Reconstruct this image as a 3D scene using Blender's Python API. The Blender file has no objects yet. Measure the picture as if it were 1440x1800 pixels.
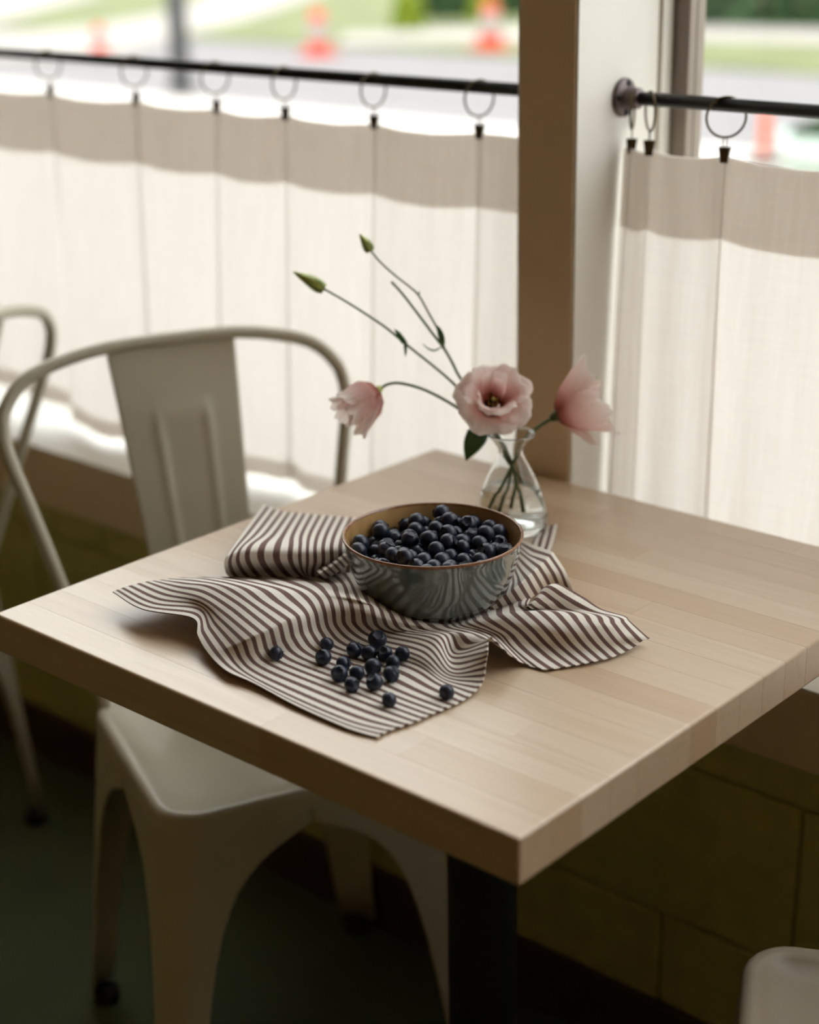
import bpy, bmesh, math, random
import numpy as np
from mathutils import Vector, Matrix, Quaternion
from mathutils.bvhtree import BVHTree

SC = bpy.context.scene
COL = SC.collection
rnd = random.Random(7)

# ------------------------------------------------------------------ camera
FPX = 2901.37                                   # focal length in pixels of the 1440x1800 frame
YAW, PITCH, ROLL = [math.radians(a) for a in (131.7327, 20.2497, -1.0426)]
CAM = np.array([0.70455, -0.91469, 1.45671])
FW = np.array([math.cos(PITCH) * math.cos(YAW), math.cos(PITCH) * math.sin(YAW), -math.sin(PITCH)])
_r = np.cross(FW, [0, 0, 1]); _r /= np.linalg.norm(_r); _u = np.cross(_r, FW)
RT = _r * math.cos(ROLL) + _u * math.sin(ROLL)
UP = -_r * math.sin(ROLL) + _u * math.cos(ROLL)
cd = bpy.data.cameras.new('camera')
cam = bpy.data.objects.new('camera', cd)
COL.objects.link(cam)
cam.matrix_world = Matrix(((RT[0], UP[0], -FW[0], CAM[0]), (RT[1], UP[1], -FW[1], CAM[1]),
                           (RT[2], UP[2], -FW[2], CAM[2]), (0, 0, 0, 1)))
cd.sensor_fit = 'VERTICAL'; cd.sensor_height = 36.0; cd.lens = FPX / 1800 * 36.0
cd.clip_start = 0.05; cd.clip_end = 300
cd.dof.use_dof = True; cd.dof.focus_distance = 1.69; cd.dof.aperture_fstop = 2.2
SC.camera = cam

# ------------------------------------------------------------------ sky, exposure
world = bpy.data.worlds.new('sky'); SC.world = world; world.use_nodes = True
bg = world.node_tree.nodes['Background']
bg.inputs[0].default_value = (0.975, 0.988, 1.0, 1); bg.inputs[1].default_value = 2.6
vs = SC.view_settings
vs.view_transform = 'Standard'; vs.look = 'None'; vs.gamma = 1.0; vs.use_curve_mapping = False
vs.exposure = 0.62

# ------------------------------------------------------------------ helpers
def ray(px, py): return FW + RT * (px - 720) / FPX + UP * (900 - py) / FPX
def onz(px, py, h):
    d = ray(px, py); return CAM + d * (h - CAM[2]) / d[2]
def ony(px, py, y):
    d = ray(px, py); return CAM + d * (y - CAM[1]) / d[1]
def atd(px, py, depth): return CAM + ray(px, py) * depth

def lin(r, g, b):
    f = lambda c: (c / 255 / 12.92) if c / 255 <= 0.04045 else ((c / 255 + 0.055) / 1.055) ** 2.4
    return (f(r), f(g), f(b), 1)

class NT:
    """small wrapper that makes node materials"""
    def __init__(s, name):
        s.m = bpy.data.materials.new(name); s.m.use_nodes = True
        s.t = s.m.node_tree; s.n = s.t.nodes; s.b = s.n['Principled BSDF']; s.out = s.n['Material Output']
    def node(s, kind, **kw):
        n = s.n.new(kind)
        for k, v in kw.items():
            if k in n.inputs: n.inputs[k].default_value = v
            else: setattr(n, k, v)
        return n
    def link(s, a, b): s.t.links.new(a, b)
    def coords(s, kind='Object', scale=(1, 1, 1)):
        tc = s.node('ShaderNodeTexCoord'); mp = s.node('ShaderNodeMapping')
        mp.inputs['Scale'].default_value = scale
        s.link(tc.outputs[kind], mp.inputs[0]); return mp.outputs[0]
    def ramp(s, fac, stops):
        r = s.node('ShaderNodeValToRGB'); e = r.color_ramp.elements
        while len(e) < len(stops): e.new(0.5)
        for el, (p, c) in zip(e, stops): el.position = p; el.color = c
        s.link(fac, r.inputs[0]); return r.outputs[0]
    def mix(s, fac, a, b, mode='MIX'):
        m = s.node('ShaderNodeMix', data_type='RGBA', blend_type=mode)
        for sock, v in ((m.inputs[0], fac), (m.inputs[6], a), (m.inputs[7], b)):
            if hasattr(v, 'is_output'): s.link(v, sock)
            else: sock.default_value = v
        return m.outputs[2]
    def bump(s, h, strength=0.2, dist=0.002):
        b = s.node('ShaderNodeBump'); b.inputs['Strength'].default_value = strength
        b.inputs['Distance'].default_value = dist
        s.link(h, b.inputs['Height']); s.link(b.outputs[0], s.b.inputs['Normal'])

def plain(name, c, rough=0.5, var=0.08, scale=20, metal=0.0, spec=0.5, bump=0.0, coat=0.0):
    k = NT(name)
    co = k.coords('Object'); nz = k.node('ShaderNodeTexNoise', Scale=scale, Detail=4.0)
    k.link(co, nz.inputs['Vector'])
    d = tuple(x * (1 - var) for x in c[:3]) + (1,); l = tuple(min(1, x * (1 + var)) for x in c[:3]) + (1,)
    k.link(k.ramp(nz.outputs[0], [(0.3, d), (0.7, l)]), k.b.inputs['Base Color'])
    k.b.inputs['Roughness'].default_value = rough; k.b.inputs['Metallic'].default_value = metal
    k.b.inputs['Specular IOR Level'].default_value = spec
    if coat: k.b.inputs['Coat Weight'].default_value = coat
    if bump: k.bump(nz.outputs[0], bump, 0.003)
    return k.m

def tag(o, label=None, cat=None, group=None, kind=None):
    if label: o['label'] = label
    if cat: o['category'] = cat
    if group: o['group'] = group
    if kind: o['kind'] = kind
    return o
def empty(name, loc=(0, 0, 0), rz=0.0):
    o = bpy.data.objects.new(name, None); COL.objects.link(o)
    o.location = loc; o.rotation_euler = (0, 0, rz); o.empty_display_size = 0.02
    return o
def link(name, me, m=None, parent=None, smooth=False):
    o = bpy.data.objects.new(name, me); COL.objects.link(o)
    if m and not me.materials: me.materials.append(m)
    if parent: o.parent = parent
    if smooth:
        for p in me.polygons: p.use_smooth = True
    return o
def pyd(name, v, f, m=None, parent=None, smooth=False):
    me = bpy.data.meshes.new(name); me.from_pydata([tuple(map(float, x)) for x in v], [], f); me.update()
    return link(name, me, m, parent, smooth)
def bmo(name, bm, m=None, parent=None, smooth=False):
    bmesh.ops.recalc_face_normals(bm, faces=bm.faces)
    me = bpy.data.meshes.new(name); bm.to_mesh(me); bm.free()
    return link(name, me, m, parent, smooth)
def add_box(bm, a, b, bev=0.0, seg=2):
    r = bmesh.ops.create_cube(bm, size=1)
    vs_ = r['verts']
    for v in vs_:
        v.co = Vector([(a[i] + b[i]) / 2 + v.co[i] * (b[i] - a[i]) for i in range(3)])
    if bev:
        es = list({e for v in vs_ for e in v.link_edges})
        bmesh.ops.bevel(bm, geom=es, offset=bev, segments=seg, affect='EDGES', profile=0.5)
def box(name, a, b, m, parent=None, bev=0.0, seg=2):
    bm = bmesh.new(); add_box(bm, a, b, bev, seg); return bmo(name, bm, m, parent)
def lathe_data(prof, n=48, close=False):
    v, f = [], []
    for r, z in prof:
        for i in range(n):
            a = 2 * math.pi * i / n; v.append((r * math.cos(a), r * math.sin(a), z))
    for j in range(len(prof) - 1):
        for i in range(n):
            k = (i + 1) % n
            f.append((j * n + i, j * n + k, (j + 1) * n + k, (j + 1) * n + i))
    if close:
        f.append(tuple(range(n - 1, -1, -1))); b0 = (len(prof) - 1) * n; f.append(tuple(range(b0, b0 + n)))
    return v, f
def lathe(name, prof, m, parent=None, n=48, close=False, smooth=True):
    v, f = lathe_data(prof, n, close); return pyd(name, v, f, m, parent, smooth)
def smoothpath(P, k=6):
    P = np.array(P, float)
    if len(P) < 3: return P
    E = np.vstack([2 * P[0] - P[1], P, 2 * P[-1] - P[-2]]); out = []
    for i in range(1, len(E) - 2):
        for t in np.linspace(0, 1, k, endpoint=False):
            a, b, c, d = E[i - 1:i + 3]
            out.append(0.5 * (2 * b + (c - a) * t + (2 * a - 5 * b + 4 * c - d) * t * t + (-a + 3 * b - 3 * c + d) * t ** 3))
    out.append(P[-1]); return np.array(out)
def tube_data(P, r, n=10, closed=False, cap=True):
    P = np.array(P, float); N = len(P)
    rr = np.full(N, r) if np.isscalar(r) else np.interp(np.linspace(0, 1, N), np.linspace(0, 1, len(r)), r)
    v, f = [], []; prev = None
    for i in range(N):
        t = (P[(i + 1) % N] - P[i - 1]) if closed else (P[min(i + 1, N - 1)] - P[max(i - 1, 0)])
        t = t / (np.linalg.norm(t) + 1e-12)
        if prev is None:
            a = np.cross(t, [0, 0, 1.0])
            if np.linalg.norm(a) < 1e-3: a = np.cross(t, [1.0, 0, 0])
        else: a = prev - t * (prev @ t)
        a = a / np.linalg.norm(a); prev = a; b = np.cross(t, a)
        for j in range(n):
            w = 2 * math.pi * j / n; v.append(P[i] + rr[i] * (a * math.cos(w) + b * math.sin(w)))
    for i in range(N if closed else N - 1):
        k = (i + 1) % N
        for j in range(n):
            l = (j + 1) % n; f.append((i * n + j, i * n + l, k * n + l, k * n + j))
    if cap and not closed:
        f.append(tuple(range(n - 1, -1, -1))); f.append(tuple(range((N - 1) * n, N * n)))
    return v, f
def tube(name, P, r, m, parent=None, n=10, closed=False, smooth=True):
    v, f = tube_data(P, r, n, closed); return pyd(name, v, f, m, parent, smooth)
def grid_faces(nu, nv, off=0):
    return [(off + i * nv + j, off + i * nv + j + 1, off + (i + 1) * nv + j + 1, off + (i + 1) * nv + j)
            for i in range(nu - 1) for j in range(nv - 1)]
def herm(x, Y, xs):
    """non-uniform cubic interpolation of rows Y (len(x), ...) at xs"""
    x = np.array(x, float); Y = np.array(Y, float); n = len(x)
    d = np.diff(Y, axis=0) / np.diff(x).reshape(-1, *([1] * (Y.ndim - 1)))
    m = np.zeros_like(Y); m[0] = d[0]; m[-1] = d[-1]
    for i in range(1, n - 1):
        h0, h1 = x[i] - x[i - 1], x[i + 1] - x[i]; m[i] = (d[i - 1] * h1 + d[i] * h0) / (h0 + h1)
    out = []
    for q in xs:
        i = min(max(np.searchsorted(x, q, 'right') - 1, 0), n - 2); h = x[i + 1] - x[i]; t = (q - x[i]) / h
        out.append((2 * t**3 - 3 * t**2 + 1) * Y[i] + (t**3 - 2 * t**2 + t) * h * m[i] + (-2 * t**3 + 3 * t**2) * Y[i + 1] + (t**3 - t**2) * h * m[i + 1])
    return np.array(out)
def copy_tree(o, parent=None):
    c = o.copy(); COL.objects.link(c)
    if parent: c.parent = parent
    for ch in list(o.children): copy_tree(ch, c)
    return c

# ------------------------------------------------------------------ materials
M = {}
M['white_paint'] = plain('white_paint', lin(218, 214, 205), 0.45, 0.03, 8)
M['tan_paint'] = plain('tan_paint', lin(228, 208, 180), 0.6, 0.04, 10)
M['olive_block'] = plain('olive_block', lin(184, 182, 112), 0.75, 0.10, 30, bump=0.3)
M['mortar'] = plain('mortar', lin(164, 162, 98), 0.85, 0.10, 40, bump=0.3)
M['baseboard'] = plain('baseboard', lin(70, 54, 30), 0.5, 0.06, 12)
M['concrete_floor'] = plain('concrete_floor', lin(66, 76, 46), 0.8, 0.16, 5, bump=0.1)
M['room_wall'] = plain('room_wall', lin(156, 124, 76), 0.8, 0.05, 6)
M['ceiling'] = plain('ceiling_paint', lin(174, 158, 130), 0.8, 0.04, 6)
M['sash'] = plain('sash_metal', lin(128, 116, 104), 0.4, 0.05, 20, metal=0.3)
M['iron'] = plain('dark_iron', lin(46, 46, 44), 0.38, 0.2, 60, metal=0.7)
M['flange'] = plain('worn_iron', lin(110, 98, 98), 0.45, 0.3, 90, metal=0.75)
M['hole'] = plain('dark_screw', lin(28, 26, 26), 0.5, 0.1, 60, metal=0.6)
M['brass'] = plain('aged_brass', lin(92, 78, 52), 0.4, 0.2, 90, metal=0.8)
M['chair'] = plain('cream_enamel', lin(202, 197, 178), 0.32, 0.03, 14, coat=0.2)
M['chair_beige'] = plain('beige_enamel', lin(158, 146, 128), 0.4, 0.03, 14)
M['rubber'] = plain('black_rubber', lin(26, 27, 22), 0.7, 0.1, 30)
M['column'] = plain('black_steel', lin(20, 26, 22), 0.55, 0.12, 30)
M['stem'] = plain('stem_green', lin(72, 90, 34), 0.5, 0.15, 90)
M['leaf'] = plain('leaf_green', lin(52, 92, 46), 0.45, 0.15, 60)
M['bud'] = plain('bud_green', lin(168, 178, 92), 0.5, 0.2, 120)
M['stamen'] = plain('stamen_yellow', lin(196, 158, 62), 0.6, 0.15, 200)
M['throat'] = plain('throat_plum', lin(64, 30, 30), 0.6, 0.15, 200)

def mk_glass_pane():
    k = NT('window_glass'); k.n.remove(k.b)
    tr = k.node('ShaderNodeBsdfTransparent'); tr.inputs[0].default_value = (0.97, 0.985, 0.975, 1)
    gl = k.node('ShaderNodeBsdfGlossy', Roughness=0.02); fr = k.node('ShaderNodeFresnel', IOR=1.35)
    ms = k.node('ShaderNodeMixShader'); geo = k.node('ShaderNodeNewGeometry')
    inv = k.node('ShaderNodeMath', operation='SUBTRACT'); inv.inputs[0].default_value = 1.0; k.link(geo.outputs['Backfacing'], inv.inputs[1])
    mu = k.node('ShaderNodeMath', operation='MULTIPLY'); k.link(fr.outputs[0], mu.inputs[0]); k.link(inv.outputs[0], mu.inputs[1])
    k.link(mu.outputs[0], ms.inputs[0]); k.link(tr.outputs[0], ms.inputs[1]); k.link(gl.outputs[0], ms.inputs[2])
    k.link(ms.outputs[0], k.out.inputs[0]); return k.m
M['pane'] = mk_glass_pane()

def mk_linen():
    k = NT('curtain_linen'); k.n.remove(k.b)
    co = k.coords('Object', (1, 1, 0.04)); nz = k.node('ShaderNodeTexNoise', Scale=160.0, Detail=3.0)
    k.link(co, nz.inputs['Vector'])
    co2 = k.coords('Object', (0.04, 0.04, 1)); n2 = k.node('ShaderNodeTexNoise', Scale=420.0, Detail=2.0)
    k.link(co2, n2.inputs['Vector'])
    a = k.ramp(nz.outputs[0], [(0.35, lin(239, 232, 225)), (0.7, lin(244, 238, 232))])
    b = k.ramp(n2.outputs[0], [(0.35, (0.975, 0.975, 0.975, 1)), (0.65, (1, 1, 1, 1))])
    c = k.mix(1.0, a, b, 'MULTIPLY')
    d = k.node('ShaderNodeBsdfDiffuse'); t = k.node('ShaderNodeBsdfTranslucent'); ms = k.node('ShaderNodeMixShader')
    k.link(c, d.inputs[0]); k.link(c, t.inputs[0]); ms.inputs[0].default_value = 0.43
    k.link(d.outputs[0], ms.inputs[1]); k.link(t.outputs[0], ms.inputs[2]); k.link(ms.outputs[0], k.out.inputs[0])
    return k.m
M['linen'] = mk_linen()

def mk_maple(end=False):
    k = NT('maple_butcher_block')
    info = k.node('ShaderNodeObjectInfo')
    base = k.ramp(info.outputs['Random'], [(0.0, lin(200, 171, 138)), (0.25, lin(209, 184, 155)), (0.6, lin(216, 194, 168)), (1.0, lin(203, 175, 144))])
    tc = k.node('ShaderNodeTexCoord'); mp = k.node('ShaderNodeMapping'); mp.inputs['Scale'].default_value = (1.2, 22, 22)
    off = k.node('ShaderNodeMath', operation='MULTIPLY'); off.inputs[1].default_value = 37.0
    k.link(info.outputs['Random'], off.inputs[0])
    cx = k.node('ShaderNodeCombineXYZ'); k.link(off.outputs[0], cx.inputs[0]); k.link(off.outputs[0], cx.inputs[1])
    k.link(tc.outputs['Object'], mp.inputs[0]); k.link(cx.outputs[0], mp.inputs['Location'])
    nz = k.node('ShaderNodeTexNoise', Scale=3.0, Detail=7.0, Roughness=0.6, Distortion=0.6); k.link(mp.outputs[0], nz.inputs['Vector'])
    g = k.ramp(nz.outputs[0], [(0.3, (0.90, 0.86, 0.80, 1)), (0.52, (1, 1, 1, 1)), (0.75, (0.95, 0.92, 0.88, 1))])
    mp2 = k.node('ShaderNodeMapping'); mp2.inputs['Scale'].default_value = (3, 220, 220)
    k.link(tc.outputs['Object'], mp2.inputs[0]); k.link(cx.outputs[0], mp2.inputs['Location'])
    n2 = k.node('ShaderNodeTexNoise', Scale=2.0, Detail=3.0); k.link(mp2.outputs[0], n2.inputs['Vector'])
    g2 = k.ramp(n2.outputs[0], [(0.3, (0.94, 0.92, 0.89, 1)), (0.6, (1, 1, 1, 1))])
    c = k.mix(1.0, base, g, 'MULTIPLY'); c = k.mix(1.0, c, g2, 'MULTIPLY')
    k.link(c, k.b.inputs['Base Color']); k.b.inputs['Roughness'].default_value = 0.36
    k.b.inputs['Specular IOR Level'].default_value = 0.6; k.b.inputs['Coat Weight'].default_value = 0.6; k.b.inputs['Coat Roughness'].default_value = 0.3
    k.bump(n2.outputs[0], 0.08, 0.0005); return k.m
M['maple'] = mk_maple()

def mk_stripe():
    k = NT('striped_cotton')
    uv = k.node('ShaderNodeUVMap', uv_map='weave'); sp = k.node('ShaderNodeSeparateXYZ'); k.link(uv.outputs[0], sp.inputs[0])
    # ragged stripe edges: add a little noise along the thread
    mp = k.node('ShaderNodeMapping'); mp.inputs['Scale'].default_value = (9, 260, 1); k.link(uv.outputs[0], mp.inputs[0])
    nz = k.node('ShaderNodeTexNoise', Scale=1.0, Detail=2.0); k.link(mp.outputs[0], nz.inputs['Vector'])
    a1 = k.node('ShaderNodeMath', operation='MULTIPLY_ADD'); a1.inputs[1].default_value = 0.16
    k.link(nz.outputs[0], a1.inputs[0]); k.link(sp.outputs[0], a1.inputs[2])
    a2 = k.node('ShaderNodeMath', operation='ADD'); a2.inputs[1].default_value = 0.42; k.link(a1.outputs[0], a2.inputs[0])
    fr = k.node('ShaderNodeMath', operation='FRACT'); k.link(a2.outputs[0], fr.inputs[0])
    st = k.ramp(fr.outputs[0], [(0.0, (0, 0, 0, 1)), (0.255, (0, 0, 0, 1)), (0.295, (1, 1, 1, 1)), (0.705, (1, 1, 1, 1))])
    rr = st.node.color_ramp.elements
    e = rr.new(0.745); e.color = (0, 0, 0, 1)
    mp2 = k.node('ShaderNodeMapping'); mp2.inputs['Scale'].default_value = (14, 420, 1); k.link(uv.outputs[0], mp2.inputs[0])
    n2 = k.node('ShaderNodeTexNoise', Scale=1.0, Detail=1.0); k.link(mp2.outputs[0], n2.inputs['Vector'])
    brown = k.ramp(n2.outputs[0], [(0.35, lin(96, 70, 66)), (0.68, lin(134, 108, 102))])
    cream = k.ramp(n2.outputs[0], [(0.3, lin(230, 223, 213)), (0.7, lin(244, 238, 229))])
    k.link(k.mix(st, cream, brown), k.b.inputs['Base Color'])
    k.b.inputs['Roughness'].default_value = 0.9; k.b.inputs['Specular IOR Level'].default_value = 0.1
    k.b.inputs['Sheen Weight'].default_value = 0.1
    k.bump(n2.outputs[0], 0.25, 0.0006); return k.m
M['stripe'] = mk_stripe()

def mk_berry(name, dark, bloom):
    k = NT(name)
    co = k.coords('Object'); info = k.node('ShaderNodeObjectInfo')
    nz = k.node('ShaderNodeTexNoise', Scale=170.0, Detail=4.0, noise_dimensions='4D'); k.link(co, nz.inputs['Vector'])
    sc = k.node('ShaderNodeMath', operation='MULTIPLY'); sc.inputs[1].default_value = 50.0
    k.link(info.outputs['Random'], sc.inputs[0]); k.link(sc.outputs[0], nz.inputs['W'])
    k.link(k.ramp(nz.outputs[0], [(0.36, dark), (0.72, bloom)]), k.b.inputs['Base Color'])
    k.b.inputs['Roughness'].default_value = 0.36; k.b.inputs['Specular IOR Level'].default_value = 0.5
    return k.m
M['berry'] = mk_berry('blueberry_skin', lin(13, 17, 28), lin(42, 55, 84))
M['berry_red'] = mk_berry('blueberry_skin_reddish', lin(34, 14, 24), lin(74, 48, 64))
M['calyx'] = plain('blueberry_calyx', lin(30, 34, 44), 0.6, 0.25, 400)

def mk_petal():
    k = NT('lisianthus_petal')
    at = k.node('ShaderNodeUVMap', uv_map='petal'); sp = k.node('ShaderNodeSeparateXYZ'); k.link(at.outputs[0], sp.inputs[0])
    c0 = k.ramp(sp.outputs[1], [(0.0, lin(120, 62, 44)), (0.2, lin(192, 120, 104)), (0.42, lin(238, 198, 190)), (0.7, lin(250, 228, 222)), (1.0, lin(253, 246, 241))])
    mp = k.node('ShaderNodeMapping'); mp.inputs['Scale'].default_value = (36, 3, 1); k.link(at.outputs[0], mp.inputs[0])
    nz = k.node('ShaderNodeTexNoise', Scale=1.0, Detail=4.0); k.link(mp.outputs[0], nz.inputs['Vector'])
    v = k.ramp(nz.outputs[0], [(0.3, (0.9, 0.86, 0.86, 1)), (0.65, (1, 1, 1, 1))])
    c = k.mix(1.0, c0, v, 'MULTIPLY'); k.link(c, k.b.inputs['Base Color']); k.b.inputs['Roughness'].default_value = 0.7
    k.b.inputs['Specular IOR Level'].default_value = 0.2
    tl = k.node('ShaderNodeBsdfTranslucent'); k.link(c, tl.inputs[0]); ms = k.node('ShaderNodeMixShader'); ms.inputs[0].default_value = 0.55
    k.link(k.b.outputs[0], ms.inputs[1]); k.link(tl.outputs[0], ms.inputs[2]); k.link(ms.outputs[0], k.out.inputs[0])
    return k.m
M['petal'] = mk_petal()

def mk_glaze():
    k = NT('blue_grey_glaze')
    co = k.coords('Object', (1, 1, 0.6)); nz = k.node('ShaderNodeTexNoise', Scale=26.0, Detail=6.0); k.link(co, nz.inputs['Vector'])
    k.link(k.ramp(nz.outputs[0], [(0.3, lin(88, 99, 97)), (0.7, lin(112, 123, 120))]), k.b.inputs['Base Color'])
    k.b.inputs['Roughness'].default_value = 0.12; k.b.inputs['Specular IOR Level'].default_value = 0.6; k.b.inputs['Coat Weight'].default_value = 1.0; k.b.inputs['Coat IOR'].default_value = 1.75
    k.b.inputs['Coat Roughness'].default_value = 0.05
    return k.m
M['glaze'] = mk_glaze()
M['tan_glaze'] = plain('tan_glaze', lin(176, 140, 92), 0.2, 0.16, 40, coat=0.3)
M['rim_glaze'] = plain('rim_brown', lin(138, 94, 62), 0.25, 0.25, 120, coat=0.3)

def mk_clear(name, ior, tint):
    k = NT(name); b = k.b
    b.inputs['Base Color'].default_value = tint; b.inputs['Transmission Weight'].default_value = 1.0
    b.inputs['Roughness'].default_value = 0.0; b.inputs['IOR'].default_value = ior
    return k.m
M['vase_glass'] = mk_clear('vase_glass', 1.45, (0.97, 0.99, 0.98, 1))
M['water'] = mk_clear('water', 1.33, (0.98, 0.99, 0.98, 1))

# outdoors
M['sidewalk'] = plain('sidewalk_concrete', lin(190, 182, 174), 0.9, 0.05, 3)
M['asphalt'] = plain('asphalt', lin(118, 113, 113), 0.9, 0.08, 2)
M['driveway'] = plain('driveway_concrete', lin(150, 143, 135), 0.9, 0.05, 3)
M['grass'] = plain('grass', lin(98, 104, 58), 0.9, 0.25, 1.5)
M['foliage'] = plain('dark_foliage', lin(44, 70, 34), 0.8, 0.35, 3)
M['lime'] = plain('lime_foliage', lin(120, 138, 20), 0.8, 0.25, 6)
M['bark'] = plain('mulch', lin(150, 104, 72), 0.9, 0.2, 8)
M['orange'] = plain('cone_orange', lin(190, 62, 40), 0.6, 0.06, 10)
M['orange_tube'] = plain('delineator_orange', lin(206, 82, 22), 0.6, 0.06, 10)
M['reflect'] = plain('cone_white_band', lin(150, 138, 130), 0.5, 0.05, 10)
M['post'] = plain('street_post_black', lin(44, 44, 46), 0.5, 0.1, 10)
M['mint'] = plain('planter_mint', lin(176, 190, 178), 0.6, 0.06, 8)

# ------------------------------------------------------------------ the room shell
TOP = 0.75                       # table top height
YW = 0.7025                      # face of the block wall below the windows
SILL = 0.579
ZF = -0.05                       # floor level
YROD, ZROD = 0.83, 1.2265
X0, X1, Y0, ZC = -2.86, 1.804, -3.6, 3.05
PXL, PXR, PY0, PY1 = -0.572, -0.488, 0.733, 0.945      # window post

def struct(o): o['kind'] = 'structure'; return o
struct(box('floor', (X0, Y0, ZF - 0.12), (X1, 0.95, ZF), M['concrete_floor']))
struct(box('ceiling', (X0, Y0, ZC), (X1, 0.98, ZC + 0.1), M['ceiling']))
struct(box('wall_rear', (X0, Y0 - 0.1, ZF), (X1, Y0, ZC), M['room_wall']))
struct(box('wall_left', (X0 - 0.1, Y0 - 0.1, ZF), (X0, 0.98, ZC), M['room_wall']))
struct(box('wall_right', (X1, Y0 - 0.1, ZF), (X1 + 0.1, 0.98, ZC), M['room_wall']))
wall = struct(box('wall_window', (X0, YW + 0.006, ZF), (X1, 0.95, 0.473), M['mortar']))
bl_cache = {}
def block(x0, x1, z0, z1):
    key = (round(x1 - x0, 4), round(z1 - z0, 4))
    if key not in bl_cache:
        bm = bmesh.new(); add_box(bm, (0, 0, 0), (key[0], 0.012, key[1]), 0.0022, 1)
        bmesh.ops.recalc_face_normals(bm, faces=bm.faces)
        me = bpy.data.meshes.new('block'); bm.to_mesh(me); bm.free(); me.materials.append(M['olive_block']); bl_cache[key] = me
    o = bpy.data.objects.new('block', bl_cache[key]); COL.objects.link(o); o.parent = wall
    o.location = (x0, YW + rnd.uniform(-0.0006, 0.0006), z0)
BW, JT = 0.382, 0.006
for z0, z1, xj in ((ZF, 0.188, -0.300), (0.188, 0.418, -0.109), (0.418, 0.473, -0.300)):
    k0 = math.floor((X0 - xj) / BW)
    for k in range(k0, int((X1 - xj) / BW) + 1):
        a, b = max(X0, xj + k * BW), min(X1, xj + (k + 1) * BW)
        if b - a > 0.03: block(a + JT / 2, b - JT / 2, z0 + JT / 2, z1 - JT / 2 if z1 < 0.45 else z1)
struct(box('baseboard_window', (X0, YW - 0.011, ZF), (X1, YW + 0.006, 0.052), M['baseboard'], bev=0.003))
struct(box('trim_1', (X0, 0.697, 0.473), (X1, 0.96, SILL), M['tan_paint'], bev=0.003))
sill_top = box('sill_board', (X0, 0.6975, SILL - 0.001), (X1, 0.96, SILL + 0.0015), M['white_paint'], bpy.data.objects['trim_1'])
# posts between the windows: tan face to the room, white reveals
def post(n, xl, xr):
    o = struct(box('trim_%d' % n, (xl, PY0, SILL + 0.0015), (xr, PY1, ZC), M['tan_paint'], bev=0.002))
    for nm, a, b in (('jamb_panel', xr, xr + 0.003), ('jamb_panel', xl - 0.003, xl)):
        box(nm, (a, PY0 + 0.002, SILL + 0.0015), (b, 0.905, ZC), M['white_paint'], o)
        box('window_stop', (a - 0.001 if a == xr else a - 0.004, 0.909, SILL + 0.0015), (b + 0.004 if a == xr else b + 0.001, 0.933, ZC), M['white_paint'], o, bev=0.001)
    return o
post(2, PXL, PXR); post(3, -2.86, -2.776); post(4, 1.72, 1.804)
struct(box('trim_5', (X0, PY0 + 0.02, 2.78), (X1, 0.96, ZC), M['tan_paint']))
def window(n, xa, xb):
    r = struct(empty('window_%d' % n, ((xa + xb) / 2, 0.955, SILL)))
    r2 = Vector(r.location)
    def b(nm, lo, hi, m, bev=0.0):
        return box(nm, tuple(Vector(lo) - r2), tuple(Vector(hi) - r2), m, r, bev)
    za, zb = SILL + 0.0015, 2.78
    b('sash_stile', (xa, 0.934, za), (xa + 0.03, 0.972, zb), M['sash'], 0.002)
    b('sash_stile', (xb - 0.03, 0.934, za), (xb, 0.972, zb), M['sash'], 0.002)
    b('sash_rail', (xa + 0.03, 0.934, za), (xb - 0.03, 0.972, za + 0.04), M['sash'], 0.002)
    b('sash_rail', (xa + 0.03, 0.934, zb - 0.04), (xb - 0.03, 0.972, zb), M['sash'], 0.002)
    b('pane', (xa + 0.03, 0.950, za + 0.04), (xb - 0.03, 0.954, zb - 0.04), M['pane'])
window(1, -2.776, PXL); window(2, PXR, 1.72)

# ------------------------------------------------------------------ the street outside
GZ = -0.05
struct(box('sidewalk', (-60, 1.0, GZ - 0.1), (60, 8.5, GZ), M['sidewalk']))
struct(box('road', (-60, 8.5, GZ - 0.2), (60, 13.2, GZ - 0.03), M['asphalt']))
struct(box('kerb', (-60, 8.36, GZ - 0.2), (60, 8.5, GZ + 0.002), M['sidewalk'], bev=0.01))
def ground_poly(name, pts, z, m):
    n = len(pts); v = [(x, y, z) for x, y in pts] + [(x, y, z - 0.15) for x, y in pts]
    f = [tuple(range(n)), tuple(range(2 * n - 1, n - 1, -1))] + [(i, i + n, (i + 1) % n + n, (i + 1) % n) for i in range(n)]
    return struct(pyd(name, v, f, m))
ground_poly('far_lawn', [(-70, 13.2), (60, 13.2), (60, 70), (-70, 70)], GZ, M['grass'])
def px_poly(name, px, z, m):
    # outline of a ground patch, surveyed from where its corners lie on the ground
    return ground_poly(name, [tuple(onz(x, y, z)[:2]) for x, y in px], z, m)
px_poly('driveway', [(-60, 62), (150, 47), (290, 22), (335, 6), (390, -20), (640, -40), (520, 4), (470, 22), (400, 42), (330, 58), (300, 70), (200, 92), (100, 99), (-60, 103)][::-1], GZ + 0.01, M['driveway'])
px_poly('upper_path', [(-60, 48), (0, 37), (100, 10), (190, -12), (-60, -30)][::-1], GZ + 0.008, M['driveway'])
px_poly('far_path', [(590, 76), (900, 72), (1200, 70), (1600, 80), (1600, 52), (1200, 44), (900, 46), (610, 58)][::-1], GZ + 0.012, M['driveway'])

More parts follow.
